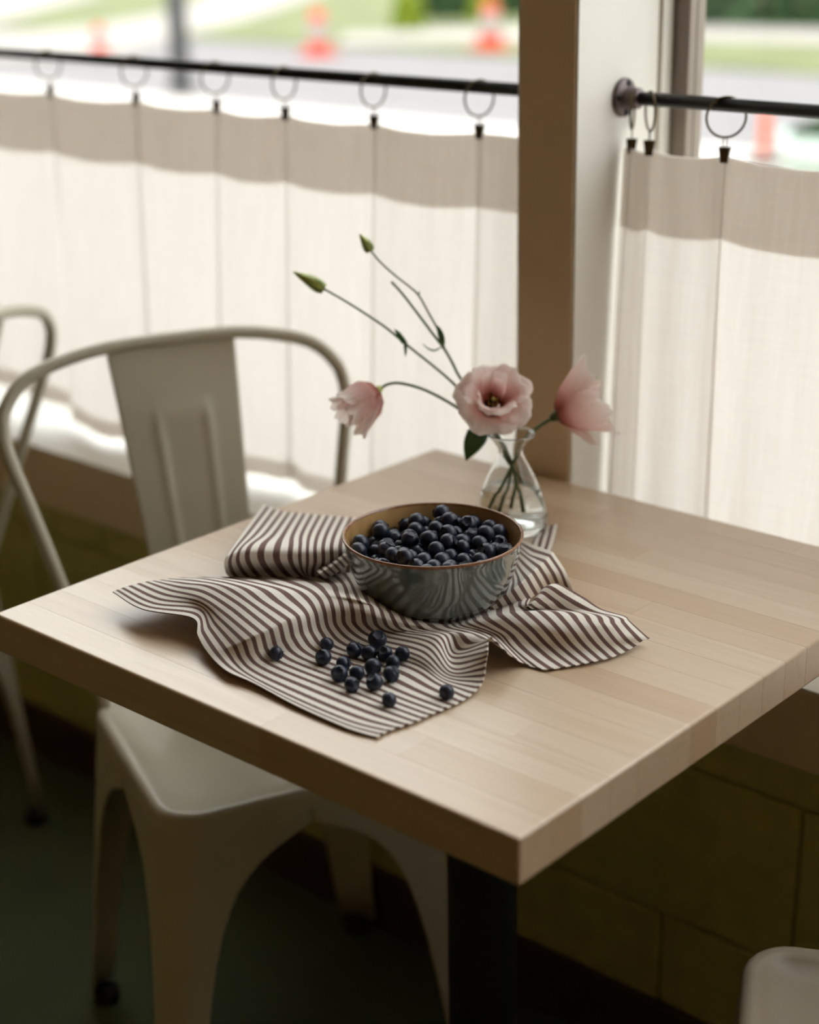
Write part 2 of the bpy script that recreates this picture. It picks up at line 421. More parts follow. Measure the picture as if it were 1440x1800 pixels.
def blob(name, m, parent, rx, ry, rz, seed, n=900, leaf=0.06):
    """a shrub crown: many small leaf quads over an ellipsoid"""
    r = random.Random(seed); v, f = [], []
    for _ in range(n):
        a, c = r.uniform(0, 2 * math.pi), r.uniform(-0.2, 1)
        s = math.sqrt(max(0, 1 - c * c)); q = r.uniform(0.72, 1.05)
        p = Vector((rx * s * math.cos(a) * q, ry * s * math.sin(a) * q, rz * max(c, 0.02) * q))
        x = Vector((r.uniform(-1, 1), r.uniform(-1, 1), r.uniform(-1, 1))).normalized()
        y = x.orthogonal().normalized(); i = len(v); w = leaf * r.uniform(0.6, 1.3)
        v += [p + x * w, p + y * w * 0.6, p - x * w, p - y * w * 0.6]; f.append((i, i + 1, i + 2, i + 3))
    return pyd(name, v, f, m, parent)
def shrub(name, label, loc, rx, ry, rz, m, seed, n=900, leaf=0.06, group=None):
    t = empty(name, loc); tag(t, label, 'shrub', group)
    blob('foliage', m, t, rx, ry, rz, seed, n, leaf)
    lathe('trunk', [(0.05, -0.02), (0.04, rz * 0.5), (0.001, rz * 0.7)], M['bark'], t, 8)
    return t
shrub('dark_hedge', 'dark green hedge along the lawn outside the right window', tuple(onz(1345, 40, GZ)), 1.9, 0.8, 1.3, M['foliage'], 3, 2600, 0.12)
shrub('dark_shrub', 'dark green shrub on the lawn left of the post, behind the cones', tuple(onz(790, 30, GZ)), 0.45, 0.4, 0.7, M['foliage'], 4, 900, 0.08)
shrub('dark_shrub', 'small dark shrub at the frame top edge beside the tan post', tuple(onz(905, 24, GZ)), 0.4, 0.4, 0.7, M['foliage'], 5, 900, 0.08)
shrub('lime_shrub', 'bright lime shrub outside, left of the tan window post', tuple(onz(718, 52, GZ)), 0.2, 0.2, 0.52, M['lime'], 6, 500, 0.05)
shrub('lime_shrub', 'lime shrub directly behind the cone next to the tan post', tuple(onz(852, 38, GZ)), 0.22, 0.2, 0.42, M['lime'], 8, 500, 0.05)

def cone(label, loc, s=1.0):
    t = empty('traffic_cone', loc); tag(t, label, 'cone', 'traffic cones in the street'); t.scale = (s, s, s)
    box('base', (-0.19, -0.19, 0), (0.19, 0.19, 0.035), M['orange'], t, 0.008)
    lathe('body', [(0.15, 0.035), (0.135, 0.17)], M['orange'], t, 20)
    lathe('band', [(0.137, 0.17), (0.105, 0.40)], M['reflect'], t, 20)
    lathe('tip', [(0.105, 0.40), (0.075, 0.52), (0.05, 0.525), (0.0, 0.525)], M['orange'], t, 20)
cone('orange and white traffic cone at the far kerb, left pane', tuple(onz(560, 98, GZ - 0.03)), 0.92)
cone('orange and white traffic cone nearest the tan post, left pane', tuple(onz(862, 86, GZ)), 0.95)
cone('faint orange cone beside the pale driveway, far left', tuple(onz(176, 96, GZ + 0.02)), 0.6)
dl = empty('delineator_post', tuple(onz(1342, 285, GZ))); tag(dl, 'orange delineator tube on the sidewalk, seen under the right rod', 'post')
lathe('tube', [(0.04, 0.02), (0.031, 0.05), (0.031, 0.30), (0.022, 0.32), (0, 0.32)], M['orange_tube'], dl, 16)
lathe('base', [(0.0, 0.0), (0.13, 0.0), (0.12, 0.03), (0.05, 0.04)], M['rubber'], dl, 20)
pl = empty('street_planter', tuple(onz(1455, 300, GZ))); tag(pl, 'pale mint planter on the sidewalk at the right frame edge', 'planter')
lathe('pot', [(0.0, 0.0), (0.24, 0.0), (0.30, 0.22), (0.27, 0.22), (0.26, 0.16), (0.0, 0.16)], M['mint'], pl, 28)
f_ = blob('foliage', M['foliage'], pl, 0.22, 0.22, 0.14, 11, 260, 0.04); f_.location = (0, 0, 0.16)
sp_ = empty('street_post', tuple(onz(319, 160, GZ))); tag(sp_, 'dark street post standing at the near kerb', 'post')
lathe('shaft', [(0.088, 0.08), (0.084, 3.6), (0.0, 3.62)], M['post'], sp_, 20)
lathe('footing', [(0.0, 0.0), (0.12, 0.0), (0.115, 0.06), (0.086, 0.10)], M['post'], sp_, 20)

# ------------------------------------------------------------------ curtain rods, rings, curtains
def rod(label, xa, xb, flange_at):
    t = empty('curtain_rod', (flange_at[0], YROD, ZROD)); tag(t, label, 'curtain rod')
    v, f = tube_data([(xa - flange_at[0], 0, 0), (xb - flange_at[0], 0, 0)], 0.0084, 16); pyd('tube', v, f, M['iron'], t, True)
    for fx, s in flange_at[1]:
        prof = [(0.0, 0.0), (0.0235, 0.0), (0.0235, 0.004), (0.0215, 0.006), (0.0145, 0.0075), (0.0128, 0.011), (0.0128, 0.024), (0.0112, 0.026), (0.0084, 0.0265)]
        v, f = lathe_data(prof, 32)
        v = [(fx - flange_at[0] + s * z, x, y) for x, y, z in v]
        fl = pyd('flange', v, f, M['flange'], t, True)
        for a in (85, 175, 265, 355):
            c = (0.0175 * math.cos(math.radians(a)), 0.0175 * math.sin(math.radians(a)))
            vv, ff = lathe_data([(0.0, 0.0085), (0.0036, 0.0085), (0.0044, 0.0058)], 10)
            pyd('screw', [(fx - flange_at[0] + s * z, x + c[0], y + c[1]) for x, y, z in vv], ff, M['hole'], fl, True)
    return t
rod('dark iron curtain rod across the left window', -2.773, PXL - 0.003, (PXL - 0.003, ((PXL - 0.003, -1), (-2.773, 1))))
rod('dark iron curtain rod running right from the white jamb', PXR + 0.003, 1.717, (PXR + 0.003, ((PXR + 0.003, 1), (1.717, -1))))

RR = 0.0235
ring_pts = [(RR * math.cos(a), 0, -RR + 0.0090 + RR * math.sin(a)) for a in np.linspace(0, 2 * math.pi, 40, endpoint=False)]
def ring_me(): 
    me = bpy.data.meshes.new('ring'); v, f = tube_data(ring_pts, 0.0016, 8, True); me.from_pydata([tuple(x) for x in v], [], f); me.update()
    me.materials.append(M['brass']); [setattr(p, 'use_smooth', True) for p in me.polygons]; return me
RING = ring_me()
def clip_me():
    bm = bmesh.new(); z = -2 * RR + 0.009
    for s in (-1, 1):
        r = bmesh.ops.create_cube(bm, size=1)
        for v in r['verts']:
            top = v.co.z > 0
            v.co = Vector((v.co.x * (0.0135 if top else 0.009), s * (0.0032 if top else 0.0014) + v.co.y * 0.0012, z - 0.0115 + (0 if top else -0.0185)))
    add_box(bm, (-0.0045, -0.0030, z - 0.022), (0.0045, 0.0030, z - 0.019))
    bmesh.ops.recalc_face_normals(bm, faces=bm.faces)
    me = bpy.data.meshes.new('clip'); bm.to_mesh(me); bm.free(); me.materials.append(M['brass']); return me
CLIP = clip_me()
def eye_me():
    z = -2 * RR + 0.009
    P = [(0.0024 * math.cos(a), 0, z - 0.006 + 0.0075 * math.sin(a)) for a in np.linspace(0, 2 * math.pi, 16, endpoint=False)]
    me = bpy.data.meshes.new('link'); v, f = tube_data(P, 0.0006, 6, True); me.from_pydata([tuple(x) for x in v], [], f); me.update(); me.materials.append(M['brass']); return me
LINKM = eye_me()
def ring_clip(x, rz, label, group, crz=math.radians(12)):
    t = empty('curtain_ring', (x, YROD, ZROD)); tag(t, label, 'curtain ring', group); t.rotation_euler = (0, 0, rz)
    link('ring', RING, None, t); link('link', LINKM, None, t); c_ = link('clip', CLIP, None, t); c_.rotation_euler = (0, 0, crz - rz)
ring_l = [-2.62, -2.37, -2.12, -1.875, -1.648, -1.424, -1.233, -1.083, -0.905, -0.714]
names_l = {4: 'leftmost ring clip on the left rod', 5: 'ring clip second from left, next to the street post', 6: 'ring clip just right of the street post',
           7: 'ring clip fourth from left on the left rod', 8: 'ring clip under the far cones, second from the tan post', 9: 'ring clip on the left rod nearest the tan post'}
for i, x in enumerate(ring_l):
    if i >= 4:
        ring_clip(x, math.radians(80 + rnd.uniform(-12, 12)), names_l[i], 'ring clips on the left rod')
ring_r = [-0.470, -0.444, -0.337, -0.12, 0.12, 0.36, 0.60, 0.85]
for i, (x, a) in enumerate(zip(ring_r, (118, 138, 42, 60, 75, 64, 80, 70))):
    ring_clip(x, math.radians(a), ('dark ring clip hanging against the rod flange', 'narrow edge-on ring clip, second from the flange', 'round ring clip on the right rod with the sidewalk behind', 'fourth ring clip from the flange on the right rod',
              'fifth ring clip from the flange on the right rod', 'sixth ring clip from the flange on the right rod', 'seventh ring clip from the flange on the right rod', 'eighth ring clip from the flange on the right rod')[i], 'ring clips on the right rod', math.radians((30, 22, 16, 12, 10, 14, 8, 12)[i]))

def curtain(label, clips, xa, xb, lift, seed):
    """fabric hung from clips: folds start at each clip and deepen downwards"""
    r = random.Random(seed); t = empty('cafe_curtain', ((xa + xb) / 2, YROD, 0)); tag(t, label, 'curtain')
    ox = (xa + xb) / 2
    xs, tk = list(np.linspace(xa, xb, int((xb - xa) / 0.006))), []
    zt = 1.166; ck = np.array(sorted(clips)); ph = r.uniform(0, 6)
    cols = [(x, None, 0) for x in xs if min(abs(ck - x)) > 0.009]
    for i, c in enumerate(ck):
        if xa < c < xb: cols += [(c - 1e-4 * (6 - q), i, q) for q in range(7)]
    cols.sort(key=lambda q: q[0]); nx = len(cols)
    slant = [r.uniform(-0.03, 0.012) for _ in ck]; tw = [r.uniform(0.0016, 0.0030) for _ in ck]
    TX = (-1, -0.2, 1.0, 0.0, -1.0, 0.2, 1); TY = (0, -0.0006, -0.0014, -0.0022, -0.0030, -0.0040, -0.0046)
    def Y(x, z):
        d = (zt - z) / 0.585
        i = np.searchsorted(ck, x)
        if 0 < i < len(ck):
            a, b = ck[i - 1], ck[i]; w = b - a; s = (x - a) / w
            amp = (0.010 + 0.012 * d) * min(1, w / 0.2)
            fold = -amp * math.sin(math.pi * s) ** 0.8 * (1 if i % 2 else 0.55) + 0.35 * amp * math.sin(3 * math.pi * s + i) * d
            cr = math.exp(-min(s, 1 - s) * w / 0.010) * (0.005 + 0.009 * d)
            fold += cr
        else: fold = -0.006 * d
        return -0.024 * d ** 0.8 + fold + 0.0025 * math.sin(41 * x + ph) * d + 0.0012 * math.sin(97 * x + 2 * ph)
    def Zt(x):
        i = np.searchsorted(ck, x)
        if 0 < i < len(ck):
            a, b = ck[i - 1], ck[i]; s = (x - a) / (b - a); return zt - 0.005 * math.sin(math.pi * s)
        return zt
    def sheet(nm, za, zb, nz, oy):
        v = []
        for x, ci, q in cols:
            top = Zt(x) if za is None else za(x); bot = zb(x)
            for j in range(nz):
                z = top + (bot - top) * j / (nz - 1); dx = dy = 0.0
                near = int(np.argmin(abs(ck - x))); dd = (zt - z) / 0.585
                fall = max(0.0, 1 - abs(x - ck[near]) / 0.07)
                dx += slant[near] * dd * fall * (2 - fall)
                if ci is not None: dx += TX[q] * tw[ci] * (0.6 + 1.1 * dd); dy = TY[q] * (0.6 + 0.8 * dd)
                v.append((x - ox + dx, Y(x, z) + oy + dy, z))
        return pyd(nm, v, grid_faces(nx, nz), M['linen'], t, True)
    bot = lambda x: SILL + 0.020 + lift(x)
    sheet('fabric', None, bot, 42, 0)
    sheet('top_hem', None, lambda x: Zt(x) - 0.098, 12, 0.0016)
    sheet('bottom_hem', lambda x: bot(x) + 0.030, bot, 5, 0.0016)
    return t
ss = lambda a, b, x: (lambda q: q * q * (3 - 2 * q))(min(1, max(0, (x - a) / (b - a))))
curtain('cream linen cafe curtain across the left window', ring_l, -2.74, PXL - 0.012, lambda x: 0.030 * (1 - ss(-1.70, -1.60, x)) + 0.004 * math.sin(9 * x), 2)
curtain('cream linen cafe curtain right of the white jamb', ring_r + [1.1, 1.35, 1.6], -0.480, 1.70, lambda x: 0.0, 5)

# ------------------------------------------------------------------ the table
table = empty('cafe_table', (-0.3555, 0.3635, 0)); tag(table, 'square maple butcher block cafe table with black column', 'table')
TW, TD, TH = 0.711, 0.727, 0.0449
T0 = Vector((-0.3555, 0.3635, 0))
nst = 17; wy = TD / nst
for i in range(nst):
    cuts = [0.0]; x = rnd.uniform(0.15, 0.6)
    while x < TW - 0.1:
        cuts.append(x); x += rnd.uniform(0.25, 0.6)
    cuts.append(TW)
    for a, b in zip(cuts[:-1], cuts[1:]):
        bm = bmesh.new()
        lo = (-TW + a, i * wy, TOP - TH); hi = (-TW + b, (i + 1) * wy, TOP)
        g = 0.00012
        add_box(bm, (lo[0] + (g if a > 0 else 0), lo[1] + (g if i else 0), lo[2]), (hi[0] - (g if b < TW else 0), hi[1] - (g if i < nst - 1 else 0), hi[2]))
        es = []
        for e in bm.edges:
            m_ = (e.verts[0].co + e.verts[1].co) / 2
            ox = (b == TW and m_.x > hi[0] - 1e-4) or (a == 0 and m_.x < lo[0] + 1e-4)
            oy = (i == nst - 1 and m_.y > hi[1] - 1e-4) or (i == 0 and m_.y < lo[1] + 1e-4)
            oz = m_.z > TOP - 1e-4 or m_.z < TOP - TH + 1e-4
            if (ox and oz) or (oy and oz) or (ox and oy): es.append(e)
        if es: bmesh.ops.bevel(bm, geom=es, offset=0.0028, segments=3, affect='EDGES', profile=0.5)
        for v in bm.verts: v.co -= T0
        bmo('stave', bm, M['maple'], table)
ccx = Vector((0.013, 0.012, 0))
c_ = lathe('column', [(0.041, ZF + 0.02), (0.041, TOP - TH - 0.012)], M['column'], table, 48); c_.location = ccx
bm = bmesh.new(); add_box(bm, (-0.2, -0.2, TOP - TH - 0.012), (0.2, 0.2, TOP - TH), 0.002); o = bmo('mounting_plate', bm, M['column'], table); o.location = ccx
o = lathe('base_disc', [(0.0, ZF), (0.20, ZF), (0.20, ZF + 0.006), (0.19, ZF + 0.012), (0.05, ZF + 0.02), (0.041, ZF + 0.024)], M['column'], table, 48); o.location = ccx

# ------------------------------------------------------------------ metal chairs
def rsq(a, hw, hd, r):
    """rounded rectangle, a in [0, 2pi): returns point and outward normal; front is +x"""
    L = [2 * (hd - r), math.pi / 2 * r, 2 * (hw - r), math.pi / 2 * r] * 2
    s = a % sum(L); x, y = 0, 0
    # start at front edge right end (x=hd, y=-(hw-r)), go counter clockwise
    seq = [('l', (hd, -(hw - r)), (0, 1), 2 * (hw - r)), ('a', (hd - r, hw - r), 0, None), ('l', (hd - r, hw), (-1, 0), 2 * (hd - r)), ('a', (-(hd - r), hw - r), 90, None),
           ('l', (-hd, hw - r), (0, -1), 2 * (hw - r)), ('a', (-(hd - r), -(hw - r)), 180, None), ('l', (-(hd - r), -hw), (1, 0), 2 * (hd - r)), ('a', (hd - r, -(hw - r)), 270, None)]
    for kd, p, q, ln in seq:
        ln = ln if kd == 'l' else math.pi / 2 * r
        if s <= ln + 1e-9:
            if kd == 'l':
                n = (q[1], -q[0]); return (p[0] + q[0] * s, p[1] + q[1] * s), n
            w = math.radians(q) + s / r; return (p[0] + r * math.cos(w), p[1] + r * math.sin(w)), (math.cos(w), math.sin(w))
        s -= ln
    return (hd, -(hw - r)), (1, 0)
def perim(hw, hd, r): return 4 * (hw - r) + 4 * (hd - r) + 2 * math.pi * r

def make_chair():
    t = empty('metal_chair')
    HW, HD, R_, ZS = 0.185, 0.183, 0.052, 0.484
    P = perim(HW, HD, R_); n = 120
    # seat: pan with rolled rim and skirt (section from the centre outwards)
    sec = [(-0.10, -0.016), (-0.055, -0.0135), (-0.030, -0.010), (-0.022, -0.005), (-0.015, -0.0012), (-0.009, 0.0), (-0.004, -0.0018), (-0.0008, -0.006), (0.0006, -0.012), (0.0015, -0.030), (0.0022, -0.044)]
    v, f = [(0, 0, ZS - 0.0165)], []
    for k, (off, dz) in enumerate(sec):
        for i in range(n):
            (x, y), nn = rsq(P * i / n, HW, HD, R_)
            if off < -R_:
                sc = 1 + off / HW; v.append((x * sc, y * sc, ZS + dz))
            else: v.append((x + nn[0] * off, y + nn[1] * off, ZS + dz))
    for i in range(n): f.append((0, 1 + i, 1 + (i + 1) % n))
    for k in range(len(sec) - 1):
        for i in range(n):
            j = (i + 1) % n; a, b = 1 + k * n, 1 + (k + 1) * n; f.append((a + i, b + i, b + j, a + j))
    seat = pyd('seat', v, f, M['chair'], t, True); so = seat.modifiers.new('thickness', 'SOLIDIFY'); so.thickness = 0.0016; so.offset = -1
    # legs: pressed sheet wrapped round each corner, arching into the apron
    zz = [0.440, 0.425, 0.410, 0.398, 0.388, 0.376, 0.362, 0.345, 0.325, 0.30, 0.265, 0.22, 0.16, 0.09, 0.018]
    zz = [z * 1.071 for z in zz]
    hwid = [0.177, 0.177, 0.176, 0.150, 0.128, 0.110, 0.095, 0.082, 0.072, 0.063, 0.055, 0.0485, 0.043, 0.038, 0.034]
    starts = {}
    edge_f = 2 * (HW - R_); arc = math.pi / 2 * R_; edge_s = 2 * (HD - R_)
    cs = [edge_f + arc / 2, edge_f + arc + edge_s + arc / 2, 2 * edge_f + 2 * arc + edge_s + arc / 2, P - arc / 2]
    for ci, c0 in enumerate(cs):
        (qx, qy), nn = rsq(c0, HW, HD, R_)
        v, f, nt = [], [], 33
        for z, w in zip(zz, hwid):
            dn = 0.47 - z
            front = qx > 0
            sx = (0.085 if front else 0.045) * dn * (1 if qx > 0 else -1); sy = 0.09 * dn * (1 if qy > 0 else -1)
            for j in range(nt):
                tt = -1 + 2 * j / (nt - 1); w2 = w
                (x, y), n2 = rsq(c0 + tt * w2, HW, HD, R_)
                pull = max(0, (0.44 - z)) * 0.12          # sides draw in towards a rounder leg
                v.append((x + sx - n2[0] * 0.0012 - (x - qx) * pull, y + sy - n2[1] * 0.0012 - (y - qy) * pull, z))
        f = grid_faces(len(zz), nt)
        leg = pyd('leg', v, f, M['chair'], t, True)
        so = leg.modifiers.new('thickness', 'SOLIDIFY'); so.thickness = 0.003; so.offset = 0
        dn = 0.47 - 0.018; sx = (0.085 if qx > 0 else 0.045) * dn * (1 if qx > 0 else -1); sy = 0.09 * dn * (1 if qy > 0 else -1)
        cx_, cy_ = qx + sx - nn[0] * 0.016, qy + sy - nn[1] * 0.016
        fv, ff = lathe_data([(0.0, 0.0), (0.019, 0.0), (0.020, 0.010), (0.018, 0.020), (0.0, 0.020)], 20)
        pyd('foot_cap', [(x + cx_, y + cy_, z) for x, y, z in fv], ff, M['rubber'], leg, True)
    # hooped tube back
    kx = 0.30
    half = [(0.166, 0.405), (0.170, 0.45), (0.186, 0.53), (0.206, 0.62), (0.228, 0.71), (0.243, 0.77), (0.246, 0.80), (0.238, 0.835), (0.205, 0.868), (0.150, 0.886), (0.085, 0.896)]
    pts = [(-y, z) for y, z in half] + [(0, 0.898)] + [(y, z) for y, z in reversed(half)]
    path = [(-0.150 - kx * (z - 0.41), y, z + 0.05) for y, z in pts]
    tube('back_hoop', smoothpath(path, 6), 0.0092, M['chair'], t, 14)
    # splat: tapered sheet with a pressed frame line
    nv, nu = 40, 41; v = []
    for i in range(nv):
        z = 0.41 + (0.895 - 0.41) * i / (nv - 1); w = 0.062 + (0.092 - 0.062) * ((z - 0.41) / 0.477)
        for j in range(nu):
            y = -w + 2 * w * j / (nu - 1); s = y / w
            px = -0.153 - kx * (z - 0.41) + 0.006 * (1 - s * s) * min(1, (0.9 - z) / 0.1)
            if z > 0.89: px += 0
            e = min(abs(abs(s) - 0.42) / 0.07, 9); ez = min(abs(z - 0.80) / 0.008, 9)
            inside = z < 0.803
            rib = max(math.exp(-e * e) if inside else 0, math.exp(-ez * ez) if abs(s) < 0.45 else 0)
            v.append((px + 0.0035 * rib, y, z + 0.05))
    sp = pyd('splat', v, grid_faces(nv, nu), M['chair'], t, True); so = sp.modifiers.new('thickness', 'SOLIDIFY'); so.thickness = 0.0016; so.offset = 0
    return t
ch = make_chair(); tag(ch, 'cream enamelled metal chair tucked under the left side of the table', 'chair', 'cream metal cafe chairs')
ch.location = (-0.751, 0.410, ZF); ch.rotation_euler = (0, 0, math.radians(-24))
c2 = copy_tree(ch); tag(c2, 'cream metal chair at the left frame edge, behind the nearer chair'); c2.location = (-1.59, 0.295, ZF); c2.rotation_euler = (0, 0, math.radians(200))
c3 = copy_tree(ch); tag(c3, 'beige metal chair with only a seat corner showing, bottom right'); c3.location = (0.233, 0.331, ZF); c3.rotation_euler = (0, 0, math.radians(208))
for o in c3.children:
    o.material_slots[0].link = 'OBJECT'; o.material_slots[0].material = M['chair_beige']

# ------------------------------------------------------------------ the bowl
BZ = TOP + 0.0055; BH = 0.078; BR = 0.0958
bc = onz(761, 938, BZ + BH); BX, BY = float(bc[0]), float(bc[1])
outer = [(0.0, 0.0), (0.042, 0.0), (0.055, 0.0012), (0.0655, 0.006), (0.0750, 0.015), (0.0818, 0.027), (0.0868, 0.041), (0.0907, 0.056), (0.0932, 0.070), (0.0950, 0.0755)]
rimp = [(0.0950, 0.0755), (0.0958, 0.0775), (0.0952, 0.0788), (0.0940, 0.0790), (0.0926, 0.0782), (0.0918, 0.0765)]
inner = [(0.0918, 0.0765), (0.0898, 0.068), (0.0866, 0.053), (0.0824, 0.038), (0.0762, 0.026), (0.064, 0.0145), (0.048, 0.0085), (0.0, 0.0075)]
bowl = empty('bowl', (BX, BY, BZ)); tag(bowl, 'blue grey glazed bowl with tan inside, filled with blueberries', 'bowl')
def dens(p, k=4):
    q = smoothpath([(a, b, 0) for a, b in p], k); return [(abs(a), b) for a, b, _ in q]
lathe('body', dens(outer), M['glaze'], bowl, 96); lathe('rim', dens(rimp), M['rim_glaze'], bowl, 96); lathe('interior', dens(inner), M['tan_glaze'], bowl, 96)
o_r = np.array([p[0] for p in outer]); o_z = np.array([p[1] for p in outer])
i_r = np.array([p[0] for p in inner][::-1]); i_z = np.array([p[1] for p in inner][::-1])

# ------------------------------------------------------------------ the striped towel
def net(rows, ucount, vcount, crease=None):
    us = [r[0] for r in rows]
    G = np.array([[onz(px, py, TOP + (h if h < 7 else h + (h - 7) * 0.5) / 1000.0) for px, py, h in r[1]] for r in rows])    # rows x cols x 3
    uq = np.linspace(us[0], us[-1], ucount); A = herm(us, G, uq)
    cq = np.linspace(0, G.shape[1] - 1, vcount)
    B = herm(range(G.shape[1]), A.transpose(1, 0, 2), cq).transpose(1, 0, 2)
    if crease:                                   # a sharp fold line along one column of the net
        col, ulo, uhi = crease
        for i, u in enumerate(uq):
            w = 0.9 * min(1, max(0, (u - ulo) / 1.0)) * min(1, max(0, (uhi - u) / 3.0))
            if w <= 0: continue
            for j, c in enumerate(cq):
                if abs(c - col) < 1:
                    k = int(min(math.floor(c), G.shape[1] - 2)); t = c - k
                    B[i, j] = B[i, j] * (1 - w) + w * (A[i, k] * (1 - t) + A[i, k + 1] * t)
    return uq, cq / (G.shape[1] - 1), B
main_rows = [
 (0.15, [(198,1041,16),(250,1071,18),(338,1087,18),(347,1118,13),(366,1150,9),(398,1180,8),(445,1201,6),(520,1241,4),(606,1279,3),(662,1297,2)]),
 (2, [(215,1034,17),(271,1061,19),(349,1071,20),(370,1106,16),(396,1141,14),(411,1164,9),(440,1188,6),(520,1228,4),(615,1268,3),(684,1286,2)]),
 (5, [(257,1023,17),(300,1038,23),(355,1052,26),(400,1083,24),(445,1121,24),(452,1146,14),(478,1170,6),(575,1210,3),(663,1245,3),(731,1270,2)]),
 (7, [(282,1020,16),(325,1026,26),(370,1033,30),(424,1065,29),(476,1107,28),(483,1133,16),(510,1160,6),(605,1198,3),(690,1233,3),(757,1258,2)]),
 (9, [(316,1016,14),(365,1019,26),(424,1033,33),(460,1058,32),(507,1090,31),(515,1120,18),(545,1152,6),(640,1188,3),(718,1222,4),(784,1247,2)]),
 (12, [(440,1014,8),(485,1027,28),(520,1038,34),(541,1054,34),(554,1075,30),(565,1112,15),(600,1142,6),(715,1172,6),(770,1203,4),(822,1228,2)]),
 (15, [(560,1012,8),(585,1028,22),(592,1043,35),(598,1056,34),(603,1075,29),(608,1100,17),(645,1128,7),(735,1153,12),(785,1191,5),(849,1200,7)]),
 (18, [(620,1000,6),(632,1025,14),(645,1056,32),(652,1066,32),(657,1082,27),(664,1100,16),(690,1114,8),(758,1131,17),(796,1176,8),(855,1164,17)]),
 (20, [(680,1010,3),(684,1040,6),(682,1070,20),(687,1080,23),(692,1090,20),(702,1104,13),(728,1112,10),(773,1120,19),(796,1156,9),(858,1146,23)]),
 (22, [(740,1020,3),(735,1050,4),(728,1085,12),(730,1094,14),(736,1100,13),(746,1107,10),(765,1111,11),(793,1115,18),(811,1142,12),(859,1128,25)]),
 (23, [(758,1023,3),(755,1055,4),(748,1090,10),(754,1097,12),(762,1103,11),(774,1108,11),(789,1111,13),(808,1114,19),(828,1131,17),(864,1122,27)]),
 (24, [(785,1028,3),(780,1060,4),(776,1093,7),(782,1099,9),(790,1104,11),(806,1108,11),(822,1112,13),(836,1116,18),(852,1123,22),(875,1131,24)]),
 (25, [(800,1030,3),(795,1062,4),(790,1092,6),(796,1098,8),(803,1103,11),(825,1108,11),(842,1113,11),(858,1121,14),(871,1131,17),(888,1145,18)]),
 (27, [(830,1030,3),(824,1060,4),(818,1086,7),(820,1092,10),(824,1097,14),(850,1106,12),(872,1116,10),(888,1132,8),(905,1150,6),(925,1169,3)]),
 (28.5, [(850,1036,3),(845,1062,4),(838,1080,8),(842,1085,12),(846,1091,17),(868,1103,15),(888,1115,12),(907,1138,8),(930,1158,5),(958,1178,2)]),
 (30, [(880,1045,4),(880,1062,6),(878,1072,10),(878,1077,15),(880,1082,21),(897,1095,20),(918,1112,16),(940,1135,9),(965,1157,4),(990,1174,2)]),
 (33, [(930,1050,5),(925,1062,18),(932,1070,18),(940,1073,18),(950,1076,25),(968,1092,24),(985,1110,20),(1003,1132,12),(1022,1150,6),(1040,1165,3)]),
 (36, [(920,1072,10),(931,1063,25),(940,1068,22),(960,1074,17),(1021,1078,24),(1038,1095,23),(1050,1112,18),(1063,1128,12),(1076,1141,7),(1088,1152,3)]),
 (38, [(940,1055,14),(953,1042,30),(975,1056,24),(1000,1073,17),(1066,1083,21),(1078,1097,20),(1088,1110,16),(1098,1122,12),(1107,1130,8),(1116,1137,5)]),
 (39.2, [(950,1042,16),(966,1030,33),(1000,1050,25),(1045,1074,17),(1090,1086,18),(1099,1095,17),(1108,1105,14),(1117,1114,12),(1124,1121,10),(1130,1127,7)]),
 (40.0, [(962,1038,16),(980,1026,32),(1026,1050,22),(1058,1071,17),(1097,1083,16),(1106,1091,15),(1116,1100,13),(1126,1109,11),(1134,1116,9),(1142,1123,7)]),
]
back_rows = [
 (0.3, [(463,888,5),(428,935,22),(402,972,36),(394,990,28),(398,1008,12),(414,1022,4)]),
 (3, [(496,899,6),(466,938,24),(440,960,38),(435,982,31),(449,1006,13),(470,1024,4)]),
 (6, [(535,903,6),(516,938,25),(512,958,38),(511,984,31),(524,1007,13),(552,1030,4)]),
 (9, [(576,907,6),(560,938,25),(554,960,38),(554,988,29),(550,1012,11),(572,1036,4)]),
 (12, [(617,910,6),(604,938,24),(598,960,36),(598,985,26),(596,1008,10),(606,1034,4)]),
 (15, [(660,914,5),(650,940,14),(645,962,18),(644,984,12),(642,1005,6),(645,1026,3)]),
]
right_rows = [
 (0.3, [(916,950,8),(946,961,18),(972,971,28),(991,999,20),(1009,1040,4)]),
 (1.5, [(914,958,8),(936,974,18),(962,982,28),(978,1005,20),(992,1036,4)]),
 (3, [(912,969,8),(929,983,18),(947,997,28),(957,1012,20),(968,1032,6)]),
 (5, [(908,991,8),(918,1006,18),(926,1016,27),(934,1030,19),(943,1045,6)]),
 (7, [(902,1012,7),(903,1024,15),(901,1038,23),(908,1049,16),(917,1062,5)]),
 (9, [(888,1034,6),(880,1045,11),(873,1055,17),(878,1063,12),(884,1072,4)]),
 (11, [(858,1048,4),(852,1060,6),(846,1071,9),(851,1078,7),(857,1086,3)]),
]
flap_rows = [
 (0.2, [(981,921,2),(976,945,4),(966,974,6),(950,992,4)]),
 (1.6, [(963,925,2),(957,947,4),(950,968,5),(935,985,4)]),
 (3.0, [(945,930,2),(938,950,3),(932,965,4),(918,980,3)]),
]
tuck_rows = [
 (0.0, [(553, 1004, 20), (560, 1010, 26), (570, 1018, 16)]),
 (3.0, [(580, 987, 24), (588, 993, 30), (598, 1003, 18)]),
 (6.5, [(606, 962, 26), (614, 970, 31), (624, 982, 18)]),
]
vb = onz(898, 926, TOP + 0.002); VX, VY = float(vb[0]), float(vb[1])
